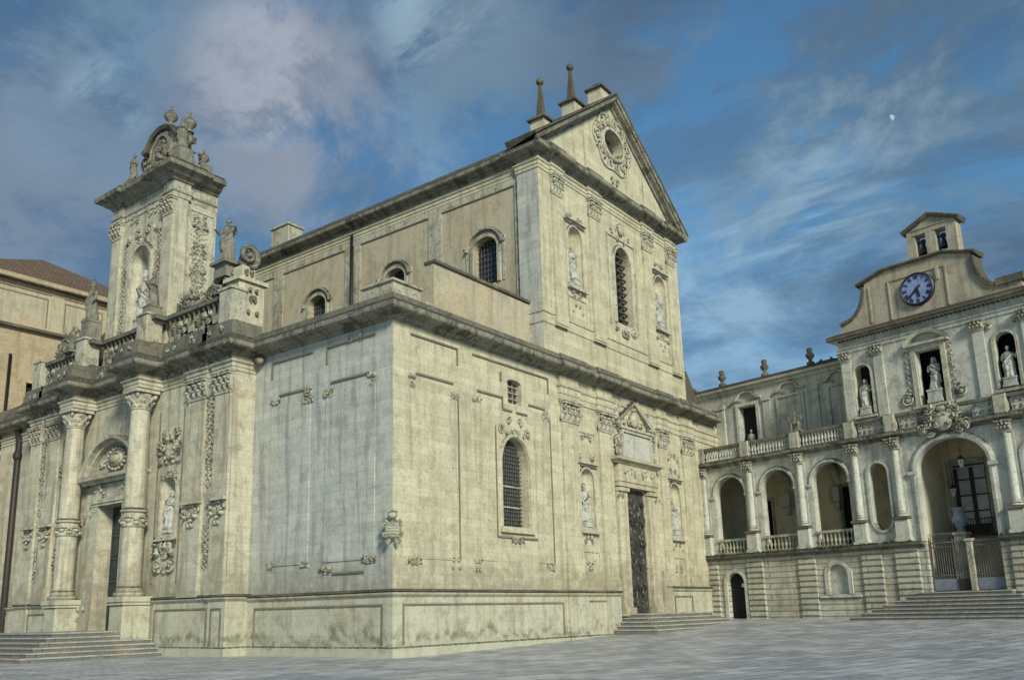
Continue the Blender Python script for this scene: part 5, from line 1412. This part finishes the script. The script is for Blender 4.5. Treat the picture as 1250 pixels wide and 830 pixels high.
# clock
ck = (15.35, 18.95); rk_ = .84
mb = MB(); n = 40
mb.add([fcc(ck[0]+rk_*cos(2*pi*i/n), ck[1]+rk_*sin(2*pi*i/n), .12) for i in range(n)], [tuple(range(n))])
clk = mb.build('clock', M_CF, PA)
mb = MB(); sweep_pl(mb, fcc, [(ck[0]+rk_*cos(2*pi*i/n), ck[1]+rk_*sin(2*pi*i/n)) for i in range(n)], [(0, 0), (.16, 0), (.2, -.06), (.14, -.12), (0, -.14)], True); mb.build('clock_rim', M_CB, clk)
mb = MB()
ROM = ['XII', 'I', 'II', 'III', 'IIII', 'V', 'VI', 'VII', 'VIII', 'IX', 'X', 'XI']
def stroke(mb, x0, y0_, x1, y1_, w, d=.135):
    dx, dy = x1-x0, y1_-y0_; l = sqrt(dx*dx+dy*dy); nx, ny = -dy/l*w/2, dx/l*w/2
    vs = [(x0+nx, y0_+ny), (x0-nx, y0_-ny), (x1-nx, y1_-ny), (x1+nx, y1_+ny)]
    mb.add([fcc(ck[0]+a, ck[1]+z, d) for a, z in vs]+[fcc(ck[0]+a, ck[1]+z, .12) for a, z in vs], [(0, 1, 2, 3), (0, 4, 5, 1), (1, 5, 6, 2), (2, 6, 7, 3), (3, 7, 4, 0)])
for h_, txt in enumerate(ROM):
    an = pi/2-h_*pi/6; ro, ri = .80, .58
    W_ = {'I': .045, 'V': .10, 'X': .10}; W_ = {k: v*1.25 for k, v in W_.items()}; tot = sum(W_[c] for c in txt)
    x = -tot/2
    def pt(u, v):   # u sideways, v 0..1 inner..outer
        r = ri+(ro-ri)*v; return (r*cos(an)+u*sin(an), r*sin(an)-u*cos(an))
    for c in txt:
        w = W_[c]; m_ = x+w/2
        if c == 'I': stroke(mb, *pt(m_, 0), *pt(m_, 1), .042)
        if c == 'V': stroke(mb, *pt(x+.01, 1), *pt(m_, 0), .045, .137); stroke(mb, *pt(x+w-.01, 1), *pt(m_, 0), .03, .134)
        if c == 'X': stroke(mb, *pt(x+.01, 1), *pt(x+w-.01, 0), .045, .137); stroke(mb, *pt(x+w-.01, 1), *pt(x+.01, 0), .03, .134)
        x += w
mb.build('roman_numerals', M_CB, clk)
mb = MB()   # about 5:38
stroke(mb, .0, .0, .50*cos(radians(-79)), .50*sin(radians(-79)), .15, .16); stroke(mb, 0, 0, -.12*cos(radians(-79)), -.12*sin(radians(-79)), .07, .158)
mb.build('hour_hand', M_CB, clk)
mb = MB(); stroke(mb, 0, 0, .72*cos(radians(222)), .72*sin(radians(222)), .10, .175); stroke(mb, 0, 0, -.28*cos(radians(222)), -.28*sin(radians(222)), .09, .173)
blob(mb, fcc(ck[0], ck[1], .17), .07, .03, .07, fcc); mb.build('minute_hand', M_CB, clk)
# belfry
bz0, bz1 = 20.3, 22.5; B0, B1 = 15.0, 17.72
fbt = shifted(fc, -.35)
bo1, bo2 = rect(15.45, 16.05, 20.85, 22.2), rect(16.58, 17.18, 20.85, 22.2)
mb = MB(); wallpoly(mb, fbt, [(B0, bz0), (B1, bz0), (B1, bz1), ((B0+B1)/2, 23.1), (B0, bz1)], [bo1, bo2], 0, .7, True); bf = mb.build('belfry', M_PB, PA)
mb = MB(); sweep_pl(mb, fbt, [(B0-.2, bz1-.05), ((B0+B1)/2, 23.15), (B1+.2, bz1-.05)], [(-.9, -.1), (.12, -.05), (.2, .08), (.2, .16), (-.9, .2), (-.9, -.1)])
mb.build('belfry_roof', M_D, bf)
mb = MB(); sweep_pl(mb, fbt, [(B0+.3, bz1+.0), (B1-.3, bz1+.0)], [(0, 0), (.05, 0), (.05, .06), (0, .06)]); box(mb, fbt, 15.4, 16.1, 22.2, 22.26, 0, .04); box(mb, fbt, 16.53, 17.23, 22.2, 22.26, 0, .04); mb.build('belfry_moulding', M_PB, bf)
for k, c in enumerate((15.75, 16.88)):
    o_ = fbt(c, 0, -.35)
    mb = MB(); lathe(mb, o_, [(.25, 21.12), (.21, 21.2), (.15, 21.4), (.12, 21.6), (.06, 21.7), (0, 21.72)], 14); lathe(mb, o_, [(.2, 21.12), (.12, 21.5), (0, 21.6)], 12)
    tube(mb, [o_+Vector((0, 0, 21.1)), o_+Vector((0, 0, 21.45))], .025); blob(mb, o_+Vector((0, 0, 21.06)), .05, .05, .05)
    box(mb, Frame(o_, FP.S, FP.D), -.3, .3, 21.78, 21.88, -.05, .05); box(mb, Frame(o_, FP.S, FP.D), -.12, .12, 21.68, 21.98, -.05, .05)
    o = mb.build('bell', M_BZ, None, tuple(fbt(c, 21.1, -.35))); tag(o, ['dark bronze bell hanging in the left opening of the belfry', 'dark bronze bell hanging in the right opening of the belfry'][k], 'bell', 'bells in the little belfry')

# link masonry behind palace for other views
mb = MB(); box(mb, FP, 26.003, 26.5, -.2, 17.0, -12, -.05); box(mb, FP, -2, 26, .0, 10.8, -12, -4.4); box(mb, FP, 10.4, 26, 10.8, 16.9, -8, -1.9); box(mb, FP, -2, 10.4, 10.8, 16.5, -10, -3.6); mb.build('rear_block', M_N, PA)

# steps to the gate
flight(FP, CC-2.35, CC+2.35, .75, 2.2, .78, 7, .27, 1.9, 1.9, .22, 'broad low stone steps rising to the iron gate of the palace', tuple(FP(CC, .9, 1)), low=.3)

# iron gate
GT = thing('iron_gate', 'tall barred iron gate with blue-grey lower panels closing the big arch', 'gate', tuple(FP(CC, 2.2, -.25)))
fg_ = shifted(FP, -.25)
mb = MB()
box(mb, fg_, CC-1.83, CC+1.83, 4.72, 4.8, -.03, .03); box(mb, fg_, CC-1.83, CC+1.83, 4.5, 4.55, -.03, .03); box(mb, fg_, CC-1.83, CC+1.83, 3.0, 3.05, -.03, .03)
for a in (CC-1.83, CC-.62, CC+.38, CC+1.78): box(mb, fg_, a, a+.06, 2.22, 4.9, -.035, .035)
i = 0; a = CC-1.72
while a < CC+1.78:
    if not (CC+.1 < a < CC+.5): tube(mb, [fg_(a, 2.3, 0), fg_(a, 5.15 if a < CC-.6 else 4.75, 0)], .018, 5); 
    if a < CC-.6: blob(mb, fg_(a, 5.2, 0), .03, .02, .09, fg_, 5, 4)
    a += .12
mb.build('bars', M_GR, GT)
mb = MB(); box(mb, fg_, CC-1.76, CC-.62, 2.26, 2.85, -.02, .02); box(mb, fg_, CC+.46, CC+1.76, 2.26, 2.85, -.02, .02); mb.build('lower_panel', M_BL, GT)
mb = MB(); box(mb, fg_, CC-.56, CC+.10, 2.26, 2.85, -.02, .02); mb.build('wicket_panel', M_IR, GT)
mb = MB(); taper(mb, fg_, CC+.12, CC+.42, 2.2, 4.75, -.16, .16, .03); box(mb, fg_, CC+.06, CC+.48, 4.75, 4.88, -.2, .2); mb.build('stone_post', M_T, GT)

# things standing at the palace
V = thing('stone_vase', 'big grey stone vase standing on a pedestal behind the palace gate', 'vase', tuple(FP(15.6, 2.2, -1.2)))
c = FP(15.6, 0, -1.2)
mb = MB(); box(mb, shifted(FP, -1.2), 15.3, 15.9, 2.2, 5.15, -.3, .3); box(mb, shifted(FP, -1.2), 15.24, 15.96, 5.15, 5.3, -.36, .36); mb.build('pedestal', M_T, V)
mb = MB(); lathe(mb, c, [(.0, 5.3), (.22, 5.3), (.22, 5.4), (.14, 5.45), (.22, 5.6), (.34, 5.85), (.36, 6.05), (.28, 6.25), (.24, 6.42), (.34, 6.52), (.36, 6.6), (.25, 6.6), (0, 6.5)], 18)
for k in range(8):
    an = k*pi/4; blob(mb, c+Vector((.32*cos(an), .32*sin(an), 5.95)), .08, .08, .18)
mb.build('bowl', M_VS, V)
def lantern(loc, L, label):
    T = thing('lantern', label, 'lantern', loc); x = Vector(loc)
    mb = MB(); lathe(mb, x, [(0, -.32), (.08, -.3), (.17, .0), (.19, .12)], 6, 0, 2*pi, False); mb.build('glass', M_WH, T)
    mb = MB(); lathe(mb, x, [(.22, .12), (.2, .18), (.1, .3), (.03, .36), (0, .4)], 6, 0, 2*pi, False)
    for k in range(6):
        an = k*pi/3; tube(mb, [x+Vector((.19*cos(an), .19*sin(an), .12)), x+Vector((.17*cos(an), .17*sin(an), 0)), x+Vector((.03*cos(an), .03*sin(an), -.34))], .014, 4)
    mb.build('cage', M_IR, T)
    mb = MB(); tube(mb, [x+Vector((0, 0, .38)), x+Vector((0, 0, .38+L))], .012, 5); mb.build('chain', M_IR, T)
lantern(tuple(FP(16.2, 9.0, -.9)), 1.3, 'small iron lantern hanging high inside the big gate arch')
lantern(tuple(FP(14.9, 7.7, -2.6)), 2.6, 'globe-like iron lantern hanging low before the glazed palace door')
mb = MB(); box(mb, FP, 2.18, 2.5, 2.88, 3.1, -.33, -.31); o = mb.build('notice_sign', M_PT, None, tuple(FP(2.3, 3, -.3))); tag(o, 'small white paper notice on the dark arched podium door', 'sign')

# ------------------------------------------------------------------ statues
def S_(**k): return statue_mesh(**k)
place_statue(S_(H=2.05, seed=3, arms=('bent', 'down'), beard=True), FF, 14.83, 5.98, -.22, 'bearded stone saint in the niche left of the relief-covered door', M_ST, turn=.1)
place_statue(S_(H=2.05, seed=4, arms=('bent', 'bent')), FF, 25.15, 6.08, -.22, 'stone saint in the niche right of the relief-covered door', M_ST, turn=-.1)
place_statue(S_(H=2.1, seed=5, arms=('down', 'bent')), FF, 14.7, 19.58, -.2, 'stone saint in the left niche high on the gabled front', M_ST)
place_statue(S_(H=2.1, seed=6, arms=('bent', 'down')), FF, 24.95, 19.58, -.2, 'stone saint in the right niche high on the gabled front', M_ST)
place_statue(S_(H=1.95, seed=7, arms=('bent', 'pray'), veil=True), g2, 14.25, 5.8, -.15, 'veiled stone saint in the niche beside the big facade column', M_ST, plinth=(.5, .25))
place_statue(S_(H=2.9, seed=8, arms=('out', 'bent'), mitre=True), TX, tc, 17.45, -.35, 'mitred bishop statue in the tall niche of the attic tower', M_ST, plinth=(.8, .5))
place_statue(S_(H=2.35, seed=9, arms=('out', 'fwd')), shifted(FG, .9), 10.7, 19.0, 0, 'stone figure with outstretched arm on the scrolled corner pedestal against the sky', M_SD, turn=.35, plinth=(.6, .12))
place_statue(S_(H=2.0, seed=10, arms=('bent', 'bent')), shifted(FG, 1.65), 16.1, 17.32, 0, 'small weathered figure on the balustrade post before the tower niche', M_SD, plinth=(.7, .5))
place_statue(S_(H=2.3, seed=11, arms=('down', 'bent'), mitre=True), shifted(FG, 1.65), mir(16.1), 17.32, 0, 'dark weathered figure on a tall plinth at the far balustrade post', M_SD, plinth=(.75, 1.2))
place_statue(S_(H=1.45, seed=12, arms=('up', 'out'), wings=True), shifted(FG, 1.3), 25.2, 17.2, 0, 'small winged figure leaning on the far end of the balustrade', M_SD, turn=.4, plinth=(.6, .2))
mb = MB(); relief(mb, shifted(FG, 1.1), 24.3, 17.7, 1.3, 1.0, 0, 400, 1.6, .42, 1.5); relief(mb, shifted(FG, 1.1), 26.6, 17.4, 1.5, .6, 0, 401, 1.6, .4, 1.5); mb.build('foliage_carving', M_SD, BAL)
pa_m = S_(H=1.75, seed=13, arms=('bent', 'down'), veil=True)
place_statue(pa_m, fc, 11.62, 12.36, -.2, 'white stone statue in the dark arched niche left of the clock wall window', M_ST, plinth=(.6, .45))
place_statue(S_(H=1.9, seed=14, arms=('pray', 'pray'), veil=True), fc, 15.6, 12.32, -.25, 'veiled white statue on a pedestal in the square window under the clock', M_ST, plinth=(.75, .75))
place_statue(S_(H=1.75, seed=15, arms=('out', 'bent')), fc, 19.4, 12.42, -.2, 'white stone statue in the dark arched niche at the right edge of the photo', M_ST, plinth=(.62, .5))
place_statue(S_(H=1.3, seed=16, arms=('bent', 'bent')), fw3, 1.95, 12.0, .6, 'pale bust-like statue in front of the dark window of the terrace wing', M_ST, plinth=(.5, 1.0)) if False else None
st = place_statue(S_(H=1.5, seed=16, arms=('bent', 'bent'), vox=.028), fw3, 2.0, 11.05, -.15, 'small pale statue half hidden in the dark window of the terrace wing', M_ST, plinth=(.6, .95))
ang1 = S_(H=1.3, seed=17, arms=('up', 'bent'), wings=True, vox=.025); ang2 = S_(H=1.3, seed=18, arms=('bent', 'up'), wings=True, vox=.025)
place_statue(ang1, shifted(FF, .15), 18.15, 12.1, 0, 'small carved angel on the left shoulder of the side portal pediment', M_ST, plinth=(.4, .1), name='angel_statue')
place_statue(ang2, shifted(FF, .15), 22.25, 12.1, 0, 'small carved angel on the right shoulder of the side portal pediment', M_ST, plinth=(.4, .1), name='angel_statue')
# little beast with rider on the terrace balustrade
mb = MB(); q = FP(7.25, 0, .15)
fr = Frame(q, FP.S, FP.D)
body = MB()
blob(body, fr(0, 12.62, 0), .34, .17, .19, fr, 12, 8); tube(body, [fr(-.25, 12.68, 0), fr(-.36, 12.9, 0), fr(-.44, 13.0, 0)], [.12, .1, .09], 8); blob(body, fr(-.5, 12.98, 0), .14, .09, .09, fr)
for sx in (-.22, .24):
    for sy in (-.09, .09): tube(body, [fr(sx, 12.6, sy), fr(sx+.03, 12.35, sy), fr(sx, 12.06, sy)], [.08, .055, .05], 7)
tube(body, [fr(.05, 12.75, 0), fr(.05, 13.0, 0), fr(.03, 13.1, 0)], [.12, .11, .06], 8); blob(body, fr(.03, 13.2, 0), .085, .09, .1, fr)
tube(body, [fr(.12, 13.0, .05), fr(.3, 12.92, .08), fr(.42, 13.05, .05)], [.05, .045, .035], 6); tube(body, [fr(.3, 12.65, 0), fr(.46, 12.8, 0), fr(.46, 13.0, 0)], [.05, .05, .03], 6)
T = thing('animal_statue', 'small weathered animal sculpture with rider on the terrace balustrade', 'statue', tuple(FP(7.25, 12.02, .15)))
mm = remesh([v-Vector(T['_o']) for v in body.v], body.f, .022, 'animal_body'); mm.materials.append(M_SD)
o = bpy.data.objects.new('figure', mm); COL.objects.link(o); o.parent = T
mb = MB(); box(mb, fr, -.45, .45, 12.02, 12.1, -.2, .2); mb.build('base', M_SD, T)

place_statue(S_(H=1.95, seed=21, arms=('bent', 'bent')), TX, y0+.35, 27.4, -.4, 'small dark figure standing on the near front corner of the tower top', M_SD, plinth=(.5, .15))
place_statue(S_(H=1.75, seed=22, arms=('bent', 'down')), TX, y1-.9, 27.1, -.4, 'small dark figure standing on the far front corner of the tower top', M_SD, plinth=(.5, .15))

# ------------------------------------------------------------------ ochre building at the far left
OB = thing('ochre_building', 'warm ochre stone building with red hipped roof beyond the facade', 'building', (0, 37, 0))
mb = MB(); h1, h2 = rect(1.35, 2.0, 14.0, 15.9), rect(1.4, 2.2, 16.6, 18.0)
wallpoly(mb, FO, [(-3.6, -.3), (13, -.3), (13, 25.6), (-3.6, 25.6)], [h1, h2], 0, .6)
mb.add([(-3.6, 37, -.3), (-3.6, 52, -.3), (-3.6, 52, 25.6), (-3.6, 37, 25.6), (13, 37, -.3), (13, 52, -.3), (13, 52, 25.6), (13, 37, 25.6)], [(0, 1, 2, 3), (4, 5, 6, 7)])
mb.build('wall', M_O, OB)
for h in (h1, h2):
    mb = MB(); wallpoly(mb, FO, h, [], -.3, .05); w = mb.build('window', M_DK, OB)
    mb = MB(); box(mb, FO, h[0][0]-.08, h[1][0]+.1, h[2][1], h[2][1]+.15, 0, .12); box(mb, FO, h[0][0]-.08, h[1][0]+.1, h[0][1]-.2, h[0][1]-.02, 0, .12); mb.build('window_sill', M_T, w)
mb = MB(); op = [(13.2, 37), (-3.8, 37)]
sweep_xy(mb, op, [(0, 24.7), (.1, 24.72), (.14, 24.95), (.3, 25.0), (.34, 25.1)], 1); box(mb, FO, -3.6, 13, 25.22, 25.6, -.5, .34); mb.build('cornice', M_O, OB)
mb = MB(); box(mb, FO, -3.9, 13.2, 25.1, 25.2, -.3, .62); box(mb, FO, -3.9, 13.2, 21.75, 21.95, 0, .35); box(mb, FO, -3.9, 13.2, 25.0, 25.04, 0, .4); mb.build('string_course', M_D, OB)
mb = MB(); frame_rect(mb, FO, -2.5, 2.4, 22.2, 24.4, 0, .08, .05); frame_rect(mb, FO, 3.6, 6.5, 22.2, 24.4, 0, .08, .05); mb.build('panel_moulding', M_LN, OB)
mb = MB(); box(mb, FO, -3.6, 13, 22.0, 24.7, 0, .02); box(mb, FO, 2.6, 3.5, 22.0, 24.7, .02, .1); mb.build('attic_band', M_N, OB)
mb = MB(); mb.add([(-3.9, 36.7, 25.6), (13.3, 36.7, 25.6), (13.3, 52, 25.6), (-3.9, 52, 25.6), (4.9, 44.2, 30.2)], [(0, 1, 4), (1, 2, 4), (2, 3, 4), (3, 0, 4)]); mb.build('roof', M_RF, OB)
mb = MB(); tube(mb, [FO(.1, 8, .15), FO(.1, 19.8, .15)], .10, 8); mb.build('downpipe', M_IR, OB)
mb = MB(); capital(mb, FO, -1.6, -.2, 11.4, 12.6, 0, .2); box(mb, FO, -1.6, -.2, 0, 11.4, 0, .2); box(mb, FO, -2.2, .4, 12.62, 12.95, 0, .45); mb.build('pilaster', M_O, OB)

# ------------------------------------------------------------------ bare shrub at the left edge
SH = thing('bare_shrub', 'leafless dark twiggy shrub beside the stone steps at the left edge', 'shrub', (-8.3, 17.9, 0))
R = random.Random(5); mb = MB(); base = Vector((-8.3, 17.9, 0))
def twig(p, d, L, r, lv):
    pts = [p]; q = p.copy(); dd = d.copy()
    for i in range(5):
        dd = (dd+Vector((R.uniform(-.25, .25), R.uniform(-.25, .25), R.uniform(-.12, .15)))).normalized(); q = q+dd*L/5; pts.append(q.copy())
        if lv > 0 and i > 0: twig(q.copy(), (dd+Vector((R.uniform(-.9, .9), R.uniform(-.9, .9), R.uniform(-.2, .7)))).normalized(), L*.6, r*.55, lv-1)
    tube(mb, pts, [r*(1-.7*i/5) for i in range(6)], 4)
for i in range(5): twig(base+Vector((R.uniform(-.2, .2), R.uniform(-.2, .2), 0)), Vector((R.uniform(-.6, .6), R.uniform(-.6, .6), 1)).normalized(), R.uniform(1.3, 2.0), .03, 2)
mb.build('branches', M_BK, SH)

for o in bpy.data.objects:
    if '_o' in o: del o['_o']
